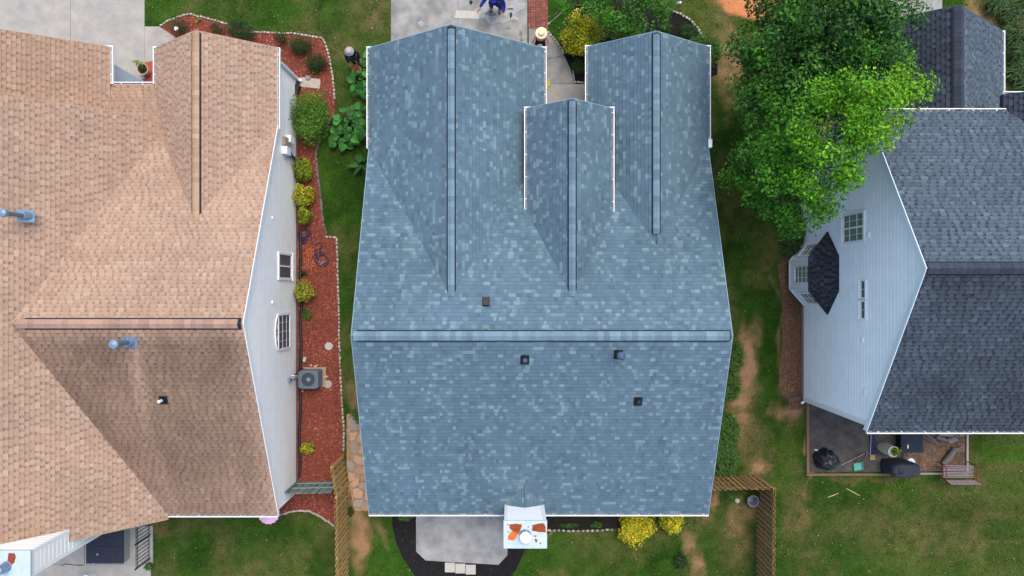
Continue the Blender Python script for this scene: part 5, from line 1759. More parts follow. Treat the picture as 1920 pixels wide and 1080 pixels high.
PT_D1 = [(0.020, 0.086, 0.012), (0.031, 0.114, 0.015), (0.048, 0.146, 0.020), (0.013, 0.058, 0.009)]
PT_D2 = [(0.038, 0.142, 0.018), (0.058, 0.182, 0.022), (0.09, 0.222, 0.030), (0.022, 0.092, 0.012)]
PT_M = [(0.042, 0.170, 0.009), (0.060, 0.210, 0.010), (0.028, 0.118, 0.008), (0.09, 0.255, 0.014)]
PT_B = [(0.13, 0.35, 0.006), (0.18, 0.41, 0.008), (0.09, 0.28, 0.006), (0.26, 0.46, 0.012)]
PT_B2 = [(0.072, 0.25, 0.007), (0.10, 0.30, 0.008), (0.048, 0.19, 0.006), (0.18, 0.39, 0.012)]


def pal_dark(x, y, z, rr):
    r = rr.random() + (.4 if y < 7.0 else (.15 if y < 7.8 else 0))
    return PT_D1 if r < .42 else (PT_D2 if r < .95 else PT_M)


def pal_bright(x, y, z, rr):
    f = (x - 8.6) * .30 + (z - 7.4) * .28 + rr.uniform(-.4, .4)
    return PT_B if f > 1.1 else (PT_B2 if f > .25 else PT_M)


tree('tall dark green leafy tree at the top right of the blue house', (10.3, 8.1, 0),
     [lobe(*a) for a in ((1560, 40, 115, 6.8), (1470, 95, 85, 6.2), (1640, 55, 85, 6.6), (1675, 110, 45, 6.3), (1425, 165, 55, 5.6), (1530, 140, 85, 6.4), (1400, 80, 35, 5.4), (1600, -20, 80, 6.6), (1480, 10, 75, 6.2), (1610, 120, 70, 6.5), (1402, 205, 42, 4.6), (1395, 130, 35, 4.8), (1450, 180, 50, 5.4))],
     pal_dark, .125, 950, .17, 11)
tree('bright lime green leafy tree overhanging the pale blue wall', (10.3, 3.9, 0),
     [lobe(*a) for a in ((1680, 185, 62, 8.3), (1620, 215, 80, 8.4), (1550, 235, 85, 8.2), (1490, 220, 62, 7.4), (1545, 312, 70, 7.8), (1490, 310, 70, 7.2), (1512, 378, 48, 6.6), (1455, 375, 48, 6.0), (1392, 305, 36, 4.8), (1425, 345, 42, 5.2), (1492, 418, 32, 5.2), (1450, 290, 55, 6.0), (1385, 330, 30, 4.2), (1440, 240, 45, 5.6), (1545, 375, 36, 6.2))],
     pal_bright, .112, 1100, .15, 23)
tree('small dark leafy tree above the black front bed', G(1160, 40),
     [lobe(*a) for a in ((1160, 5, 65, 3.2), (1105, -8, 40, 2.9), (1205, 12, 50, 3.0), (1180, 45, 34, 2.8), (1232, 25, 26, 2.7), (1062, 2, 24, 2.5), (1150, 42, 26, 2.7))],
     lambda x, y, z, r: PT_D2 if r.random() < .6 else PT_M, .10, 1100, .09, 31, cl_r=(.25, .42), dens=9)


# ------------------------------------------------------------------ things in the red bed beside the tan house
def ac_unit():
    c = G(590, 707); t = thing('air_conditioner', 'grey cooling unit with round fan grille beside the pale wall', 'air conditioner', (c.x, c.y, 0))
    x0, x1, y0, y1, h = c.x - .43, c.x + .36, c.y - .36, c.y + .36, .78
    b = MB(); b.box((x0 - .03, y0 - .04, .0), (x1 + .12, y1 + .06, .07)); b.build('pad', mat('pad_tan', (.30, .22, .16), .95, noise=.2, nscale=8), t)
    b = MB(); P = []
    for (sx, sy) in ((x0, y0), (x1, y0), (x1, y1), (x0, y1)):
        P.append((sx, sy))
    def rr(x0, x1, y0, y1, r):
        out = []
        for (cx, cy, a0) in ((x1 - r, y0 + r, -90), (x1 - r, y1 - r, 0), (x0 + r, y1 - r, 90), (x0 + r, y0 + r, 180)):
            for k in range(5): a = R(a0 + k * 22.5); out.append((cx + r * math.cos(a), cy + r * math.sin(a)))
        return out
    b.prism(rr(x0 + .015, x1 - .015, y0 + .015, y1 - .015, .06), .072, h - .03); b.build('body', mat('ac_dark', (.05, .06, .075), .5), t)
    for k in range(9):
        z = .12 + k * .07; b = MB(); b.prism(rr(x0, x1, y0, y1, .07), z, z + .025); b.build('louvre', M_ACGREY, t)
    b = MB(); n = 28; cx, cy = c.x - .04, c.y; outer = rr(x0 - .01, x1 + .01, y0 - .01, y1 + .01, .08); N_ = len(outer)
    # lid with a round opening
    for i in range(n):
        a0, a1 = 2 * math.pi * i / n, 2 * math.pi * (i + 1) / n
        def edge(a):
            d = Vector((math.cos(a), math.sin(a))); best = 9
            for k in range(N_):
                p, q = Vector(outer[k]), Vector(outer[(k + 1) % N_]); e = q - p; den = d.x * e.y - d.y * e.x
                if abs(den) < 1e-9: continue
                w = p - Vector((cx, cy)); s = (w.x * e.y - w.y * e.x) / den; u = (w.x * d.y - w.y * d.x) / den
                if s > 0 and -1e-6 <= u <= 1 + 1e-6: best = min(best, s)
            return (cx + d.x * best, cy + d.y * best)
        o0, o1 = edge(a0), edge(a1); r = .27
        i0, i1 = (cx + r * math.cos(a0), cy + r * math.sin(a0)), (cx + r * math.cos(a1), cy + r * math.sin(a1))
        b.face([(*i0, h), (*o0, h), (*o1, h), (*i1, h)]); b.face([(*o0, h), (*o0, h - .05), (*o1, h - .05), (*o1, h)]); b.face([(*i0, h), (*i1, h), (*i1, h - .18), (*i0, h - .18)])
    b.build('lid', M_ACGREY, t)
    b = MB(); b.lathe([(.265, h - .17), (.265, h - .16), (0, h - .165)], (cx, cy, 0), 28); b.build('fan_well', mat('ac_well', (.07, .11, .13), .5), t)
    for k in range(4):
        b = MB(); rot = Matrix.Rotation(R(45 + 90 * k), 3, 'Z') @ Matrix.Rotation(R(18), 3, 'X'); b.box((.05, -.07, -.005), (.24, .07, .005), rot=rot, org=(cx, cy, h - .11)); b.build('fan_blade', M_ACGREY, t)
    b = MB(); b.lathe([(.11, h - .13), (.11, h - .05), (.09, h - .03), (0, h - .028)], (cx, cy, 0), 20); b.build('motor', mat('ac_motor', (.16, .23, .25), .5), t)
    for r in (.07, .11, .15, .19, .23, .265):
        b = MB(); b.tube([(cx + r * math.cos(6.2832 * i / 24), cy + r * math.sin(6.2832 * i / 24), h + .006) for i in range(25)], .0035, 4, cap=False); b.build('grille_ring', M_BLACKM, t)
    b = MB(); q = Vector((x0 + .02, y1 + .04, .5)); b.tube([(x0 + .1, y1 + .02, .3), (x0 - .05, y1 + .06, .25), (x0 - .3, y1 - .25, .35), (-8.9, c.y + .12, .5)], .02, 6); b.build('hose', M_BLACK, t)


ac_unit()
# corrugated drain hose along the wall foot
b = MB(); pts = [G(x, y, .06) for x, y in ((563, 428), (564, 480), (563, 520), (566, 570), (563, 600), (565, 650), (562, 700), (564, 760), (561, 820), (563, 870), (561, 897))]
P = []
for a_, c_ in zip(pts[:-1], pts[1:]):
    for k in range(24): P.append(a_ + (c_ - a_) * k / 24)
b.tube(P, [.068 if i % 2 else .058 for i in range(len(P))], 8)
b.build('drain_hose', M_BLACK, None, label='long black corrugated drain hose along the pale wall foot', cat='hose', base=pts[0])
for (x, y, lab) in ((617, 649, 'pale round access lid above the cooling unit in red mulch'), (615.5, 720, 'greyish round access lid beside the cooling unit')):
    c = G(x, y); t = thing('access_lid', lab, 'lid', c)
    b = MB(); b.lathe([(.165, -.02), (.165, .05), (.15, .06), (0, .062)], c, 22); b.build('cover', M_CONC_PALE if y < 700 else M_STONE, t)
    b = MB(); b.lathe([(.03, .058), (.03, .07), (0, .07)], c, 10); b.build('knob', M_STONE, t)
b = MB(); c = G(573, 673); b.box((-.06, -.09, .02), (.06, .09, .16), rot=Matrix.Rotation(-.2, 3, 'Z'), org=(c.x, c.y, 0)); b.box((-.04, -.11, .16), (.04, .05, .18), rot=Matrix.Rotation(-.2, 3, 'Z'), org=(c.x, c.y, 0))
b.build('sprinkler_box', M_CONC_PALE, None, label='small cream box in weeds above the cooling unit', cat='box', base=c)
for k, (x, y) in enumerate(((584, 685), (592, 687), (596, 684), (568, 733), (612, 706), (576, 692))):
    c = G(x, y); b = MB(); r = random.uniform(.035, .06)
    b.lathe([(r * .8, 0), (r, .03), (r * .7, .06), (0, .07)], (c.x, c.y, .03), 7, wob=.25, sx=1.3)
    lab = ['peach stone above the cooling unit, leftmost of three', 'peach stone above the cooling unit, middle of three', 'peach stone above the cooling unit, rightmost of three',
           'peach stone below the cooling unit near the wall', 'small stone beside the lower access lid', 'small stone at the cooling unit upper corner'][k]
    b.build('stone', M_TERRA_P, None, label=lab, cat='stone', base=c)


def cord(name, label, pts_px, r, m, z=.06, cat='cord', closed=False):
    # smooth a pixel polyline with Catmull-Rom
    P = [G(x, y) for x, y in pts_px]; out = []
    n = len(P)
    for i in range(n - 1):
        p0, p1, p2, p3 = P[max(i - 1, 0)], P[i], P[i + 1], P[min(i + 2, n - 1)]
        for k in range(6):
            t = k / 6
            q = .5 * ((2 * p1) + (-p0 + p2) * t + (2 * p0 - 5 * p1 + 4 * p2 - p3) * t * t + (-p0 + 3 * p1 - 3 * p2 + p3) * t ** 3)
            out.append(Vector((q.x, q.y, z + .03 * (1 + math.sin(len(out) * .37)) * .5)))
    b = MB(); b.tube(out, r, 6)
    return b.build(name, m, None, label=label, cat=cat, base=P[0], smooth=True)


def loop(cx, cy, rx, ry, n=10, a0=0, turns=1.0):
    return [(cx + rx * math.cos(a0 + 2 * math.pi * turns * i / n), cy + ry * math.sin(a0 + 2 * math.pi * turns * i / n)) for i in range(n + 1)]


cord('extension_cord', 'orange extension cord tangled in loose loops on red mulch',
     loop(569, 474, 9, 12, 8, 2) + loop(573, 490, 14, 14, 8, 3) + loop(589, 478, 10, 16, 8, 4) + loop(576, 488, 18, 15, 8, 1) + loop(588, 492, 10, 6, 8, 0) + loop(584, 486, 5, 8, 8, 2)
     + loop(599, 503, 8, 6, 8, 3.4) + [(586, 500), (585, 510), (583, 517)], .0095, M_ORANGE)
cord('garden_hose', 'dark purple hose coiled tight near the wall corner',
     loop(569, 439, 8, 8, 9, 0) + loop(571, 438, 10, 9, 9, 0) + loop(569, 440, 9, 10, 9, 1) + loop(570, 444, 8, 13, 9, 2) + loop(572, 437, 11, 8, 9, 1) + [(583, 440), (586, 452), (589, 460)], .02, M_PURPLE, cat='hose')
cord('garden_hose', 'dark purple hose lying in wide loops beside the orange cord',
     [(591, 462), (596, 456), (603, 457), (604, 463), (598, 468), (592, 470)] + loop(597, 475, 7, 7, 8, 2) + loop(604, 488, 11, 12, 9, 3) + loop(606, 489, 10, 11, 9, 4) + loop(590, 490, 6, 6, 6, 1) + [(588, 482), (596, 476), (603, 470)], .018, M_PURPLE, cat='hose')
b = MB(); a_, c_ = G(601, 497), G(611, 489); b.tube([(a_.x, a_.y, .1), (c_.x, c_.y, .12)], .03, 8); b.build('hose_nozzle', M_GALV, None, label='grey metal hose nozzle lying on the purple loops', cat='nozzle', base=a_)
# flat stone slab and edging board at the downspout foot
b = MB(); c = G(582, 156); b.box((-.42, -.2, .01), (.42, .2, .05), rot=Matrix.Rotation(-.1, 3, 'Z'), org=(c.x, c.y, 0)); b.build('splash_block', M_STONE, None, label='flat grey stone slab at the front downspout foot', cat='slab', base=c)
b = MB(); c = G(560, 171); b.box((-.07, -.2, .03), (.07, .2, .3), rot=Matrix.Rotation(-.3, 3, 'Z'), org=(c.x, c.y, 0)); b.box((-.09, -.22, .3), (.09, .22, .33), rot=Matrix.Rotation(-.3, 3, 'Z'), org=(c.x, c.y, 0))
b.build('utility_box', M_BLACK, None, label='small black utility box by the wide green shrub', cat='box', base=c)
b = MB(); c = G(578, 147); b.lathe([(.11, 0), (.12, .06), (.07, .11), (0, .12)], c, 9, wob=.15); b.build('stone', M_STONE, None, label='round grey stone above the stone slab', cat='stone', base=c)
# path lamp at the gable tip
c = G(341, 62); t = thing('path_lamp', 'small white path lamp beside the tan gable tip', 'lamp', c)
b = MB(); b.tube([c, c + Vector((0, 0, .4))], .015, 6); b.build('post', M_BLACKM, t)
b = MB(); b.lathe([(.03, .38), (.05, .42), (.09, .5), (.02, .54)], c, 12); b.build('lamp_head', M_WHITE, t)
# potted plant in the entry notch
c = G(278, 136); t = thing('flower_pot', 'wide pale terracotta pot with dark plant in the tan entry notch', 'pot', c)
b = MB(); b.lathe([(.15, .05), (.21, .38), (.235, .40), (.235, .46), (.205, .46), (.195, .38), (.19, .36)], c, 24); b.build('pot', M_TERRA_P, t)
b = MB(); b.lathe([(.195, .375), (0, .39)], c, 16); b.build('soil', M_SOIL, t)
foliage('foliage', t, [(c.x, c.y, .45, .15, .15, .08, 220, PAL_DARK), (c.x - .1, c.y + .2, .5, .2, .12, .1, 160, PAL_YG), (c.x - .25, c.y + .3, .5, .14, .06, .06, 90, PAL_YG)], .05)
flat('door_mat', [(273, 118), (292, 114), (296, 122), (296, 156), (273, 156)], .05, .065, mat('red_mat', (.30, .07, .05), .95, noise=.15, nscale=9), 'red doormat in the tan house entry', kind=None)['category'] = 'mat'

# ------------------------------------------------------------------ lower left landing: storage box, railing, awning
c = G(203, 1030); t = thing('storage_box', 'low grey green box with a black slatted lid under the left chimney', 'box', c)
a_, d_ = G(163, 1056, .5), G(233, 985, .5)
b = MB(); b.box((a_.x + .02, a_.y + .03, .05), (d_.x - .02, d_.y + .5, .52)); b.build('body', mat('box_grey_green', (.24, .27, .24), .7, noise=.1), t)
y = a_.y
for k in range(4):
    b = MB(); b.box((a_.x, y + .006, .522), (d_.x, y + .72 - .006, .56)); b.build('lid_panel', M_NAVY, t); y += .72
for (x, y_) in ((183, 1044), (175, 1062)):
    p = G(x, y_ - 5, .56); b = MB(); b.lathe([(.04, 0), (.05, .02), (0, .03)], p, 8, wob=.3); b.build('latch', M_GALV, t)
c = G(280, 1020); t = thing('railing', 'black metal railing with thin balusters beside the lower left lawn', 'railing', c)
xr = G(283, 0).x; ya, yb_ = G(0, 1046).y, G(0, 960).y
for z in (.15, 1.0, 1.12):
    b = MB(); b.box((xr - .011, ya, z), (xr + .011, yb_, z + .02)); b.build('rail', M_BLACKM, t)
y = ya + .06
while y < yb_:
    b = MB(); b.box((xr - .009, y - .009, .15), (xr + .009, y + .009, 1.1)); b.build('baluster', M_BLACKM, t); y += .15
for y in (ya, ya + 1.0, yb_):
    b = MB(); b.box((xr - .018, y - .018, 0), (xr + .018, y + .018, 1.16)); b.lathe([(.03, 1.16), (.04, 1.19), (0, 1.23)], (xr, y, 0), 8); b.build('post', M_BLACKM, t)
b = MB(); q = [G(x, y_) for x, y_ in ((118, 1060), (124, 1056), (148, 1059), (158, 1059))]
b.tube([Vector((p.x, p.y, .06)) for p in q], .012, 6); b.build('cable', M_BLACK, None, label='thin black cable across the landing joint', cat='cable', base=q[0])
b = MB(); p = G(172, 1082); b.lathe([(.2, 0), (.24, .3), (.25, .42), (.22, .43), (.2, .1)], p, 18); b.build('planter', M_WHITE, None, label='white round planter cut off by the lower picture edge', cat='planter', base=p)
# pink scalloped parasol edge under the back eave of the tan house
c = G(503, 963, 1.65); t = thing('parasol', 'pink scalloped parasol showing under the tan back eave', 'parasol', (c.x, c.y, 0))
b = MB(); n = 16
for k in range(n):
    a0, a1 = 2 * math.pi * k / n, 2 * math.pi * (k + 1) / n
    ctr = Vector((c.x, c.y, 1.95)); r = .40
    p0 = Vector((c.x + r * math.cos(a0), c.y + r * math.sin(a0), 1.65)); p1 = Vector((c.x + r * math.cos(a1), c.y + r * math.sin(a1), 1.65))
    pm = Vector((c.x + r * 1.12 * math.cos((a0 + a1) / 2), c.y + r * 1.12 * math.sin((a0 + a1) / 2), 1.6))
    b.face([ctr, p0, pm, p1])
b.build('canopy', M_PINK, t)
b = MB(); b.tube([(c.x, c.y, 0), (c.x, c.y, 2.0)], .02, 8); b.build('pole', M_WHITE, t)

# ------------------------------------------------------------------ things on and around the drive and front beds
c = G(673, 137); t = thing('flower_pot', 'orange terracotta pot on the grass by the garage wall', 'pot', c)
b = MB(); b.lathe([(.12, 0), (.175, .34), (.20, .35), (.20, .42), (.17, .42), (.16, .34)], c, 22); b.build('pot', M_TERRA, t)
b = MB(); b.lathe([(.165, .33), (0, .34)], c, 14); b.build('soil', M_SOIL, t)
foliage('foliage', t, [(c.x, c.y, .38, .08, .08, .05, 60, [(0.10, 0.09, 0.05), (.06, .07, .03)])], .06)
b = MB(); p = G(674.5, 115); b.lathe([(.03, 0), (.06, .05), (.05, .11), (0, .13)], p, 10); b.build('stone', M_CONC_PALE, None, label='white stone on the grass beside the terracotta pot', cat='stone', base=p)
b = MB(); a_, c_ = G(1030, 44), G(1052, 32); b.tube([(a_.x, a_.y, .03), (c_.x, c_.y, .5)], .014, 6); b.tube([(a_.x - .08, a_.y - .05, .02), (a_.x + .03, a_.y + .02, .05)], [.04, .03], 6)
b.build('garden_tool', mat('grey_handle', (.35, .36, .34), .6), None, label='long handled tool leaning on the yellow green shrub', cat='tool', base=a_)
c = G(1270, 14); t = thing('path_lamp', 'dark path lamp with white top at the black bed edge', 'lamp', c)
b = MB(); b.tube([c, c + Vector((0, 0, .45))], .015, 6); b.box((-.16, -.06, .42), (.06, .06, .48), org=c); b.build('post', M_ACGREY, t)
b = MB(); b.lathe([(.03, .46), (.055, .49), (.03, .54), (0, .55)], c, 12); b.build('lamp_head', M_WHITE, t)
b = MB(); q = [G(x, y) for x, y in ((1024, 168), (1027, 160), (1029, 150))]; b.tube([Vector((p.x, p.y, .08)) for p in q], .03, 8); q2 = [G(x, y) for x, y in ((1028, 163), (1031, 155))]; b.tube([Vector((p.x, p.y, .08)) for p in q2], .025, 8)
b.build('hand_tool', M_YELLOW, None, label='yellow tool left on the walk by the garage gutter', cat='tool', base=q[0])
b = MB(); q = [G(x, y) for x, y in ((952, 18), (957, 17), (962, 18))]; b.tube([Vector((p.x, p.y, .06)) for p in q], .02, 6); b.build('tool_bar', M_BLACKM, None, label='dark metal bar on the driveway right of the blue figure', cat='tool', base=q[0])
for k, (x, y, rx, ry, lab) in enumerate(((958, 29, .05, .13, 'small dark rag on the driveway below the metal bar'), (883, 5, .07, .10, 'dark scrap lying left of the figure in blue'))):
    b = MB(); p = G(x, y); b.lathe([(1, .04), (.8, .07), (.3, .09), (0, .085)], p, 12, wob=.3, sx=rx, sy=ry); b.build('rag', M_BLACK, None, label=lab, cat='rag', base=p)
# oil and dirt stains on the drive: thin dried films
stain = mat('driveway_stain', (.14, .14, .135), .9, noise=.4, nscale=6)
stain2 = mat('driveway_stain_soft', (.28, .28, .275), .95, noise=.3, nscale=4)
ds = thing('driveway_stains', 'dark oil and dirt stains on the driveway below the figure in blue', 'stain', G(940, 30))
for (x, y, rx, ry, m, z) in ((952, 54, .12, .05, stain, .0445), (976, 64, .07, .16, stain, .0445), (978, 76, .05, .1, stain, .046), (920, 26, .25, .1, stain, .0445), (925, 22, .75, .42, stain2, .043), (945, 30, .6, .3, stain2, .0435), (908, 38, .06, .05, stain, .0445), (894, 30, .2, .12, stain2, .0437), (965, 12, .4, .3, stain2, .0432), (800, 50, .05, .05, stain, .043), (790, 45, .12, .1, stain2, .042)):
    b = MB(); p = G(x, y); n = 22
    ph = [random.uniform(0, 6.28) for _ in range(3)]
    b.face([(p.x + rx * math.cos(6.2832 * i / n) * (1 + .22 * math.sin(3 * 6.2832 * i / n + ph[0]) + .15 * math.sin(7 * 6.2832 * i / n + ph[1])), p.y + ry * math.sin(6.2832 * i / n) * (1 + .22 * math.sin(2 * 6.2832 * i / n + ph[2]) + .15 * math.sin(5 * 6.2832 * i / n + ph[0])), z) for i in range(n)])
    b.build('stain', m, ds)

# ------------------------------------------------------------------ the patio behind the right house
timber = mat('timber_edging', (.19, .12, .075), .9, noise=.2, nscale=8, rnd=.1)
for (x0, y0, x1, y1, lab) in ((1511, 750, 1516, 886, 'timber edging along the left side of the dark patio'), (1511, 887, 1690, 891, 'timber edging along the lower side of the dark patio'),
                              (1690.5, 885.5, 1812, 889, 'pale timber edging under the brick patio'), (1810, 745, 1813.5, 884.5, 'pale timber edging right of the brick patio')):
    a_, d_ = G(x0, y1), G(x1, y0); b = MB(); b.box((a_.x, a_.y, -.02), (d_.x, d_.y, .09)); b.build('timber_edging', timber if x0 < 1600 else M_STONE, None, label=lab, cat='edging', base=a_)
# trash bag
c = G(1543, 858); t = thing('trash_bag', 'full black plastic bag slumped on the dark patio', 'bag', c)
n1, n2 = 26, 14; b = MB(); ring = []
for j in range(n2 + 1):
    f = j / n2; z = .62 * (1 - (1 - f) ** 1.6) if j < n2 else .62
    r = .44 * math.sqrt(max(0, 1 - (f * .97) ** 2.6)) + .01
    row = []
    for i in range(n1):
        a = 6.2832 * i / n1; w = 1 + .07 * math.sin(5 * a + 3 * f) + .06 * math.sin(9 * a - 5 * f) + .05 * math.sin(13 * a + 11 * f)
        row.append(Vector((c.x + r * w * math.cos(a) + f * .05, c.y + r * .92 * w * math.sin(a) - f * .03, .05 + z + .03 * math.sin(7 * a + 4 * f) * f)))
    ring.append(row)
for j in range(n2):
    for i in range(n1): k = (i + 1) % n1; b.face([ring[j][i], ring[j][k], ring[j + 1][k], ring[j + 1][i]])
b.face(ring[-1]); b.build('bag', mat('bag_plastic', (.010, .011, .014), .3, noise=.2, spec=.6), t)
b = MB(); p = c + Vector((.18, -.10, .60)); b.extrude([p + Vector(v) for v in ((-.06, .12, 0), (.02, .12, .02), (.12, -.02, 0), (.06, -.08, -.03), (-.02, -.05, 0))], (0, 0, .012)); b.build('paper_scrap', M_TERRA_P, t)
b = MB(); p = G(1529, 843); b.tube([(p.x - .06, p.y, .07), (p.x + .06, p.y, .07)], .03, 8); b.build('cup', M_WHITE, None, label='tiny white cup beside the black bag', cat='cup', base=p)
# dustpan with upright handle
c = G(1607, 874); t = thing('dustpan', 'mint green dustpan with a tall black wire handle', 'dustpan', c)
mint = mat('mint_plastic', (.10, .36, .27), .5)
b = MB(); rot = Matrix.Rotation(.15, 3, 'Z'); b.box((-.19, -.16, .05), (.19, .18, .06), rot=rot, org=c); b.box((-.19, .165, .06), (.19, .18, .17), rot=rot, org=c); b.box((-.19, -.16, .06), (-.175, .165, .13), rot=rot, org=c); b.box((.175, -.16, .06), (.19, .165, .13), rot=rot, org=c); b.build('pan', mint, t)
b = MB(); b.tube([c + Vector(v) for v in ((-.14, .17, .1), (-.16, .5, .35), (-.15, .62, .5), (.10, .68, .52), (.12, .5, .36), (.10, .2, .1))], .011, 6); b.build('handle', M_BLACKM, t)
b = MB(); a_, d_ = G(1575, 872), G(1624, 846); b.tube([(a_.x, a_.y, .07), (d_.x, d_.y, .12)], .012, 6); b.build('stick', M_CONC_PALE, None, label='thin pale stick lying across the dustpan handle', cat='stick', base=a_)
# folded blue umbrella / sunshade leaning at the wall
c = G(1634, 852); t = thing('push_broom', 'broom with a straw head and a dark blue handle sleeve', 'broom', c)
b = MB(); b.box((-.09, .02, .06), (.09, 1.35, .10), org=c); b.build('sleeve', mat('navy_cloth', (.02, .024, .10), .7, noise=.3), t)
b = MB(); b.tube([c + Vector((-.12, .0, .12)), c + Vector((-.06, 1.5, .16))], .016, 6); b.build('handle', M_CONC_PALE, t)
b = MB(); b.extrude([c + Vector(v) for v in ((-.10, .02, .06), (.08, .02, .06), (.10, -.2, .06), (-.14, -.2, .06))], (0, 0, .07)); b.build('bristles', mat('straw', (.32, .25, .08), .95, noise=.4, nscale=40), t)
# tall cream planter tipped by perspective, with a trailing plant
c = G(1650, 836); t = thing('planter', 'tall cream barrel planter with a leafy sprig', 'planter', c)
b = MB(); b.lathe([(.17, .04), (.22, .3), (.225, .6), (.21, .95), (.22, .97), (.22, 1.02), (.19, 1.02), (.18, .9)], c, 24); b.build('pot', mat('cream_glaze', (.46, .44, .34), .5, noise=.08), t, smooth=False)
b = MB(); b.lathe([(.185, .86), (0, .87)], c, 14); b.build('soil', M_SOIL, t)
foliage('foliage', t, [(c.x + .15, c.y + .0, 1.0, .2, .16, .1, 240, PAL_MID + PAL_YG)], .09)
# covered grill
c = G(1678, 872); t = thing('covered_grill', 'rounded dark cover over a barbecue on the dark patio', 'grill', c)
b = MB(); rows = []
for (f, z) in ((1.0, .06), (1.0, .5), (.99, .8), (.95, .93), (.85, 1.0), (.6, 1.04), (.3, 1.05)):
    row = []
    for i in range(28):
        a = 6.2832 * i / 28; cx_, cy_ = math.copysign(abs(math.cos(a)) ** .6, math.cos(a)), math.copysign(abs(math.sin(a)) ** .6, math.sin(a))
        w = 1 + .025 * math.sin(9 * a + z * 4)
        row.append(c + Vector((.60 * cx_ * f * w - .06, .30 * cy_ * f * w + .02, z + .01 * math.sin(6 * a))))
    rows.append(row)
for r0, r1 in zip(rows[:-1], rows[1:]):
    for i in range(28): k = (i + 1) % 28; b.face([r0[i], r0[k], r1[k], r1[i]])
b.face(rows[-1]); b.build('cover', mat('grill_cover', (.028, .033, .043), .7, noise=.2, nscale=5), t, smooth=True)
b = MB(); b.lathe([(.10, 1.03), (.10, 1.07), (.06, 1.085), (0, 1.087)], c + Vector((-.33, 0, 0)), 16); b.build('vent_knob', M_BLACK, t)
for (dx, dy) in ((-.55, -.22), (-.55, .26), (.42, -.22), (.42, .26)):
    b = MB(); b.tube([c + Vector((dx, dy, .04)), c + Vector((dx, dy, .2))], .05, 8); b.build('leg', M_BLACK, t)
b = MB(); p = G(1698, 862); b.lathe([(.16, .03), (.17, .3), (.16, .4), (.0, .41)], p, 18); b.build('bucket', M_WHITE, None, label='white bucket half hidden behind the covered grill', cat='bucket', base=p)
# dark flat cart lid
c = G(1697, 822); t = thing('storage_box', 'square black storage box against the right house gutter', 'box', c)
b = MB(); b.box((-.42, -.45, .05), (.42, .5, .44), org=c); b.build('body', M_BLACK, t)
b = MB(); b.box((-.45, -.48, .442), (.45, .52, .50), org=c); b.build('lid', M_NAVY, t)
b = MB(); b.box((-.2, -.3, .502), (-.15, -.15, .515), org=c); b.build('label_tag', M_WHITE, t)
# firewood
wood = mat('firewood', (.20, .17, .145), .95, noise=.35, nscale=14, rnd=.3); endm = mat('firewood_end', (.27, .25, .22), .95, noise=.2, nscale=20)
LOGS = [((1730, 811), (1755, 832), .05, 'thin split log slanting down from the gutter'), ((1725, 816), (1748, 830), .04, 'thin branch beside the slanting split log'),
        ((1764, 868), (1786, 838), .11, 'thick grey log lying alone near the bench'), ((1752, 818), (1775, 826), .08, 'dark log in the pile under the gutter, lowest'),
        ((1756, 812), (1790, 816), .08, 'dark log in the pile under the gutter, topmost'), ((1772, 826), (1786, 818), .12, 'short log with round sawn end facing up'),
        ((1785, 842), (1800, 836), .05, 'small dark branch right of the thick grey log'), ((1795, 815), (1808, 808), .06, 'pale log at the upper right patio corner')]
for k, (p0, p1, r, lab) in enumerate(LOGS):
    a_, d_ = G(*p0), G(*p1); t = thing('log', lab, 'log', a_, 'firewood on the brick patio')
    z0 = .06 + r; b = MB(); b.tube([Vector((a_.x, a_.y, z0)), Vector(((a_.x + d_.x) / 2 + .02, (a_.y + d_.y) / 2, z0 + .03)), Vector((d_.x, d_.y, z0 + (.1 if k == 5 else .04)))], [r, r * 1.05, r * .93], 9, cap=False); b.build('bark', wood, t)
    for (q, s) in ((a_, -1), (d_, 1)):
        dd = (d_ - a_).normalized(); u = Vector((-dd.y, dd.x, 0)); zz = z0 if s < 0 else z0 + (.1 if k == 5 else .04)
        b = MB(); b.face([Vector((q.x, q.y, zz)) + (u * math.cos(6.2832 * i / 9) + Vector((0, 0, 1)) * math.sin(6.2832 * i / 9)) * r * .95 for i in range(9)]); b.build('sawn_end', endm, t)
# bench: red iron ends, pale weathered slats
c = G(1784, 880); t = thing('bench', 'garden bench with red iron ends and weathered pale slats', 'bench', c)
red = mat('red_iron', (.20, .022, .024), .6); slat = mat('weathered_slat', (.25, .20, .195), .9, noise=.35, nscale=16, rnd=.2)
for k in range(8):
    y = -.22 + k * .066; b = MB(); b.box((-.62, y, .43), (.62, y + .038, .455), rot=Matrix.Rotation(random.uniform(-.012, .012), 3, 'Z'), org=c); b.build('seat_slat', slat, t)
for k in range(4):
    z = .53 + k * .1; b = MB(); b.box((-.62, -.31 - k * .02, z), (.62, -.285 - k * .02, z + .075), org=c); b.build('back_slat', slat, t)
for s in (-1, 1):
    x = s * .62
    b = MB(); b.tube([c + Vector(v) for v in ((x, .34, .05), (x, .30, .42), (x, -.27, .43), (x, -.32, .05))], .022, 6); b.tube([c + Vector(v) for v in ((x, -.26, .43), (x, -.38, .92))], .022, 6)
    b.tube([c + Vector(v) for v in ((x, .30, .42), (x + s * .03, .33, .62), (x, .15, .66), (x, -.3, .62))], .02, 6); b.build('iron_end', red, t)
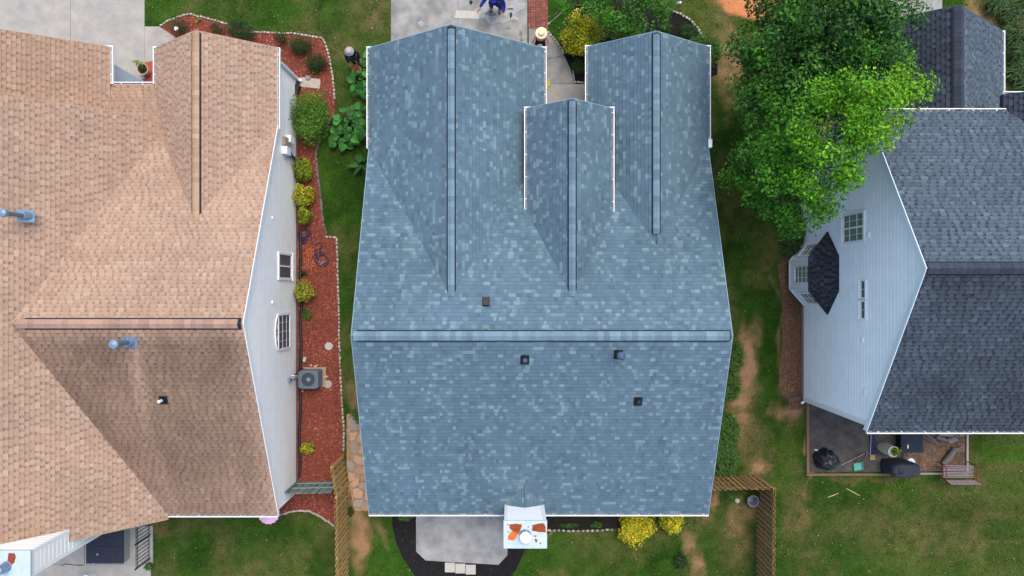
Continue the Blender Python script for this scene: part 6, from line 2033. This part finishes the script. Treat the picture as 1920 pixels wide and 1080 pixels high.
for k, (x0, y0, x1, y1, lab) in enumerate(((1585, 915, 1611, 929, 'pale wooden stick on the lawn, the right one'), (1551, 932, 1571, 924, 'pale wooden stick on the lawn, the left one'))):
    a_, d_ = G(x0, y0), G(x1, y1); b = MB(); b.tube([(a_.x, a_.y, .04), ((a_.x + d_.x) / 2 + .01, (a_.y + d_.y) / 2, .05), (d_.x, d_.y, .04)], [.02, .03, .018], 6); b.build('stick', mat('dry_stick', (.38, .28, .14), .9), None, label=lab, cat='stick', base=a_)
# brown block at the foot of the pale blue wall corner
b = MB(); c = G(1488, 748); b.box((-.27, -.11, .02), (.27, .11, .09), rot=Matrix.Rotation(.25, 3, 'Z'), org=c); b.box((-.25, -.09, .09), (.25, -.06, .12), rot=Matrix.Rotation(.25, 3, 'Z'), org=c); b.box((-.25, .06, .09), (.25, .09, .12), rot=Matrix.Rotation(.25, 3, 'Z'), org=c)
b.build('splash_block', mat('brown_block', (.12, .075, .06), .9, noise=.2), None, label='brown splash block at the pale blue wall corner', cat='block', base=c)
# grey bucket and bits by the brown fence corner
c = G(1406, 934); t = thing('bucket', 'empty grey bucket in the brown fence corner', 'bucket', c)
b = MB(); b.lathe([(.15, .02), (.215, .40), (.235, .41), (.235, .44), (.205, .44), (.14, .05), (0, .045)], c, 24); b.build('body', mat('grey_bucket', (.20, .21, .24), .5), t)
b = MB(); b.tube([c + Vector((.235 * math.cos(a), .235 * math.sin(a), .40 - .02 * math.sin(a))) for a in [math.pi * k / 10 for k in range(11)]], .008, 5); b.build('handle', M_GALV, t)
b = MB(); c = G(1382, 938); b.lathe([(.09, 0), (.11, .05), (.08, .1), (0, .11)], c, 10, wob=.2); b.build('stone', M_CONC_PALE, None, label='pale stone left of the grey bucket', cat='stone', base=c)
c = G(1366, 925); t = thing('wire_stand', 'small green wire stand by the brown fence', 'stand', c)
for dx in (-.05, .02, .08):
    b = MB(); b.tube([c + Vector((dx, .05, .02)), c + Vector((dx, -.08, .28))], .012, 5); b.build('rod', mat('green_wire', (.10, .20, .17), .6), t)
b = MB(); b.tube([c + Vector((-.06, -.08, .28)), c + Vector((.09, -.08, .28))], .01, 5); b.build('rod', MATS['green_wire'], t)


# ------------------------------------------------------------------ people
def skin(name, verts, edges, radii, m, parent, root=0, sub=2):
    me = bpy.data.meshes.new(name)
    me.from_pydata([tuple(v) for v in verts], edges, [])
    o = bpy.data.objects.new(name, me); COL.objects.link(o); o.parent = parent
    md = o.modifiers.new('Skin', 'SKIN'); md.use_smooth_shade = True
    if not me.skin_vertices: me.skin_vertices.new()
    sv = me.skin_vertices[0].data
    for i, r in enumerate(radii):
        sv[i].radius = r if isinstance(r, tuple) else (r, r); sv[i].use_root = (i == root)
    s = o.modifiers.new('Sub', 'SUBSURF'); s.levels = sub; s.render_levels = sub
    me.materials.append(m)
    return o


def person(label, loc, rotz, lean, arm_l, arm_r, head_fwd, top_m, leg_m, shoe_m, skin_m, hat, stance=.12, scale=1.0, sleeve='long', girth=1.0):
    """local: y forward, z up; lean = forward shift of the chest; arms = (elbow, hand) points"""
    t = thing('person', label, 'person', loc)
    t.rotation_euler = (0, 0, rotz); t.scale = (scale * girth, scale * girth, scale)
    hip = Vector((0, -.06 * (lean > .1), .92)); waist = Vector((0, lean * .35, 1.10)); chest = Vector((0, lean * .8, 1.30)); neck = Vector((0, lean * 1.05, 1.47))
    head = Vector((0, lean * 1.15 + head_fwd, 1.60)); crown = head + Vector((0, .01, .11)); chin = head + Vector((0, .075, -.06))
    V = [hip, waist, chest, neck, head, crown, chin]; E_ = [(0, 1), (1, 2), (2, 3), (3, 4), (4, 5), (4, 6)]
    Rd = [(.15, .105), (.14, .095), (.155, .105), (.055, .055), (.085, .095), (.06, .07), (.045, .04)]
    shoe_at = []
    legsV, legsR, legsE = [], [], []
    for s in (-1, 1):
        b = len(V); q = stance * s
        pts = [Vector((s * .095, hip.y, .86)), Vector((q * 1.05, .05 + hip.y * .5, .48)), Vector((q * 1.1, -.02, .10)), Vector((q * 1.15, .12, .05))]
        V += pts; Rd += [.085, .058, .042, .034]; E_ += [(0, b), (b, b + 1), (b + 1, b + 2), (b + 2, b + 3)]
        lb = len(legsV); legsV += pts[:3]; legsR += [.108, .078, .065]; legsE.append((lb, lb + 1)); legsE.append((lb + 1, lb + 2)); shoe_at.append(pts[2])
    armsV = []
    for s, (el, ha) in ((-1, arm_l), (1, arm_r)):
        b = len(V); sh = chest + Vector((s * .19, 0, .10)); el, ha = Vector(el), Vector(ha)
        d = (ha - el).normalized()
        V += [sh, el, ha, ha + d * .09]; Rd += [.055, .042, .030, (.038, .022)]; E_ += [(2, b), (b, b + 1), (b + 1, b + 2), (b + 2, b + 3)]
        side = d.cross(Vector((0, 1, 0)));
        if side.length < .1: side = Vector((1, 0, 0))
        side.normalize(); nrm = side.cross(d)
        for k, (off, ln) in enumerate(((-.028, .065), (-.009, .08), (.010, .075), (.028, .055))):
            c = len(V); p0 = ha + d * .10 + side * off
            V += [p0, p0 + d * ln * .55 + nrm * .012, p0 + d * ln * .9 + nrm * .035]; Rd += [.010, .009, .008]; E_ += [(b + 3, c), (c, c + 1), (c + 1, c + 2)]
        c = len(V); V += [ha + d * .045 - side * .045, ha + d * .085 - side * .065 + nrm * .02]; Rd += [.011, .009]; E_ += [(b + 2, c), (c, c + 1)]
        armsV.append((sh, el, ha))
    skin('body', V, E_, Rd, skin_m, t)
    # shirt: torso and sleeves
    SV = [hip + Vector((0, 0, -.02)), waist, chest, neck + Vector((0, -.005, -.04))]; SR = [(.172, .128), (.16, .115), (.178, .128), (.075, .075)]; SE = [(0, 1), (1, 2), (2, 3)]
    for (sh, el, ha) in armsV:
        b = len(SV); end = el + (ha - el) * (.92 if sleeve == 'long' else -.3); pts = [sh, el, end] if sleeve == 'long' else [sh, end]
        SV += pts; SR += ([.075, .058, .045] if sleeve == 'long' else [.075, .064]); SE.append((2, b)); SE += [(b + i, b + i + 1) for i in range(len(pts) - 1)]
    skin('shirt', SV, SE, SR, top_m, t)
    TV = [hip + Vector((0, 0, .01))] + legsV; TR = [(.168, .125)] + legsR; TE = [(0, 1), (0, 4)] + [(a + 1, b + 1) for a, b in legsE]
    skin('trousers', TV, TE, TR, leg_m, t)
    for p in shoe_at:
        skin('shoe', [p + Vector((0, -.05, -.045)), p + Vector((0, .06, -.05)), p + Vector((0, .19, -.06))], [(0, 1), (1, 2)], [(.045, .05), (.048, .045), (.042, .03)], shoe_m, t)
    def local(mb, nm, m, smooth=True):
        o = bpy.data.objects.new(nm, mb.mesh(nm, smooth=smooth)); o.data.materials.append(m); COL.objects.link(o); o.parent = t; return o
    for s in (-1, 1):
        b = MB(); b.lathe([(.0, -.012), (.010, -.006), (.012, 0), (.010, .006), (0, .012)], head + Vector((s * .034, .088, .0)), 8); local(b, 'eye', M_BLACK)
        b = MB(); b.lathe([(.004, -.035), (.018, -.01), (.02, .015), (.006, .035)], head + Vector((s * .088, -.005, -.01)), 8, sx=.5); local(b, 'ear', skin_m)
    b = MB(); b.tube([head + Vector((0, .092, .01)), head + Vector((0, .118, -.025)), head + Vector((0, .095, -.035))], [.01, .016, .01], 6); local(b, 'nose', skin_m)
    b = MB(); b.tube([head + Vector((-.025, .092, -.058)), head + Vector((0, .1, -.06)), head + Vector((.025, .092, -.058))], .006, 5); local(b, 'mouth', mat('lips', (.25, .08, .07), .6))
    b = MB(); b.lathe([(.10, -.03), (.112, .03), (.105, .085), (.06, .122), (0, .13)], head + Vector((0, -.018, .0)), 16); local(b, 'hair', mat('hair_dark', (.02, .015, .012), .7))
    kind, hm = hat
    b = MB()
    if kind == 'straw':
        b.lathe([(.25, .045), (.255, .052), (.19, .060), (.13, .066), (.125, .12), (.11, .155), (.06, .17), (.04, .155), (0, .15)], head, 28)
    elif kind == 'bucket':
        b.lathe([(.19, .02), (.192, .03), (.135, .07), (.125, .12), (.10, .15), (.05, .162), (0, .16)], head, 24, wob=.03)
    elif kind == 'cap':
        b.lathe([(.118, .02), (.122, .05), (.11, .10), (.07, .135), (0, .145)], head, 20); b.extrude([head + Vector(v) for v in ((-.09, .08, .03), (.09, .08, .03), (.07, .19, .015), (-.07, .19, .015))], (0, 0, .012))
    local(b, 'hat', hm)
    return t


SKIN1 = mat('skin_light', (.55, .32, .24), .6); SKIN2 = mat('skin_tan', (.36, .20, .13), .6)
person('person in a wide straw hat and pink shirt stooping on the entry walk', G(1012, 88), R(176), .02,
       ((-.34, .20, 1.04), (-.28, .46, .84)), ((.34, .20, 1.04), (.26, .46, .84)), .0,
       mat('pink_shirt', (.62, .30, .23), .85, noise=.12, nscale=14), mat('black_trousers', (.012, .012, .014), .8), mat('dark_shoes', (.04, .045, .045), .7), SKIN1,
       ('straw', mat('straw_hat', (.72, .58, .38), .8, noise=.12, nscale=40)), stance=.16, scale=.97)
person('person in a pale bucket hat and dark clothes standing on the side lawn', G(671, 119), R(200), .04,
       ((-.25, .06, 1.08), (-.22, .18, .85)), ((.25, .06, 1.08), (.24, .20, .86)), .02,
       mat('navy_shirt', (.012, .014, .025), .85, noise=.2, nscale=10), mat('charcoal_trousers', (.02, .023, .04), .85), mat('dark_shoes', (.04, .045, .045), .7), SKIN2,
       ('bucket', mat('pale_hat', (.34, .30, .30), .85, noise=.18, nscale=22)), stance=.10)
person('person in bright blue clothing on the driveway at the top edge', G(930, 17), R(170), .10,
       ((-.30, .16, 1.05), (-.30, .40, .95)), ((.32, .14, 1.08), (.42, .36, 1.0)), .03,
       mat('blue_jacket', (.008, .02, .20), .8, noise=.2, nscale=8), mat('blue_trousers', (.012, .018, .12), .85), mat('dark_shoes', (.04, .045, .045), .7), SKIN2,
       ('cap', mat('blue_cap', (.012, .025, .25), .8)), stance=.13, scale=1.03, girth=1.3)
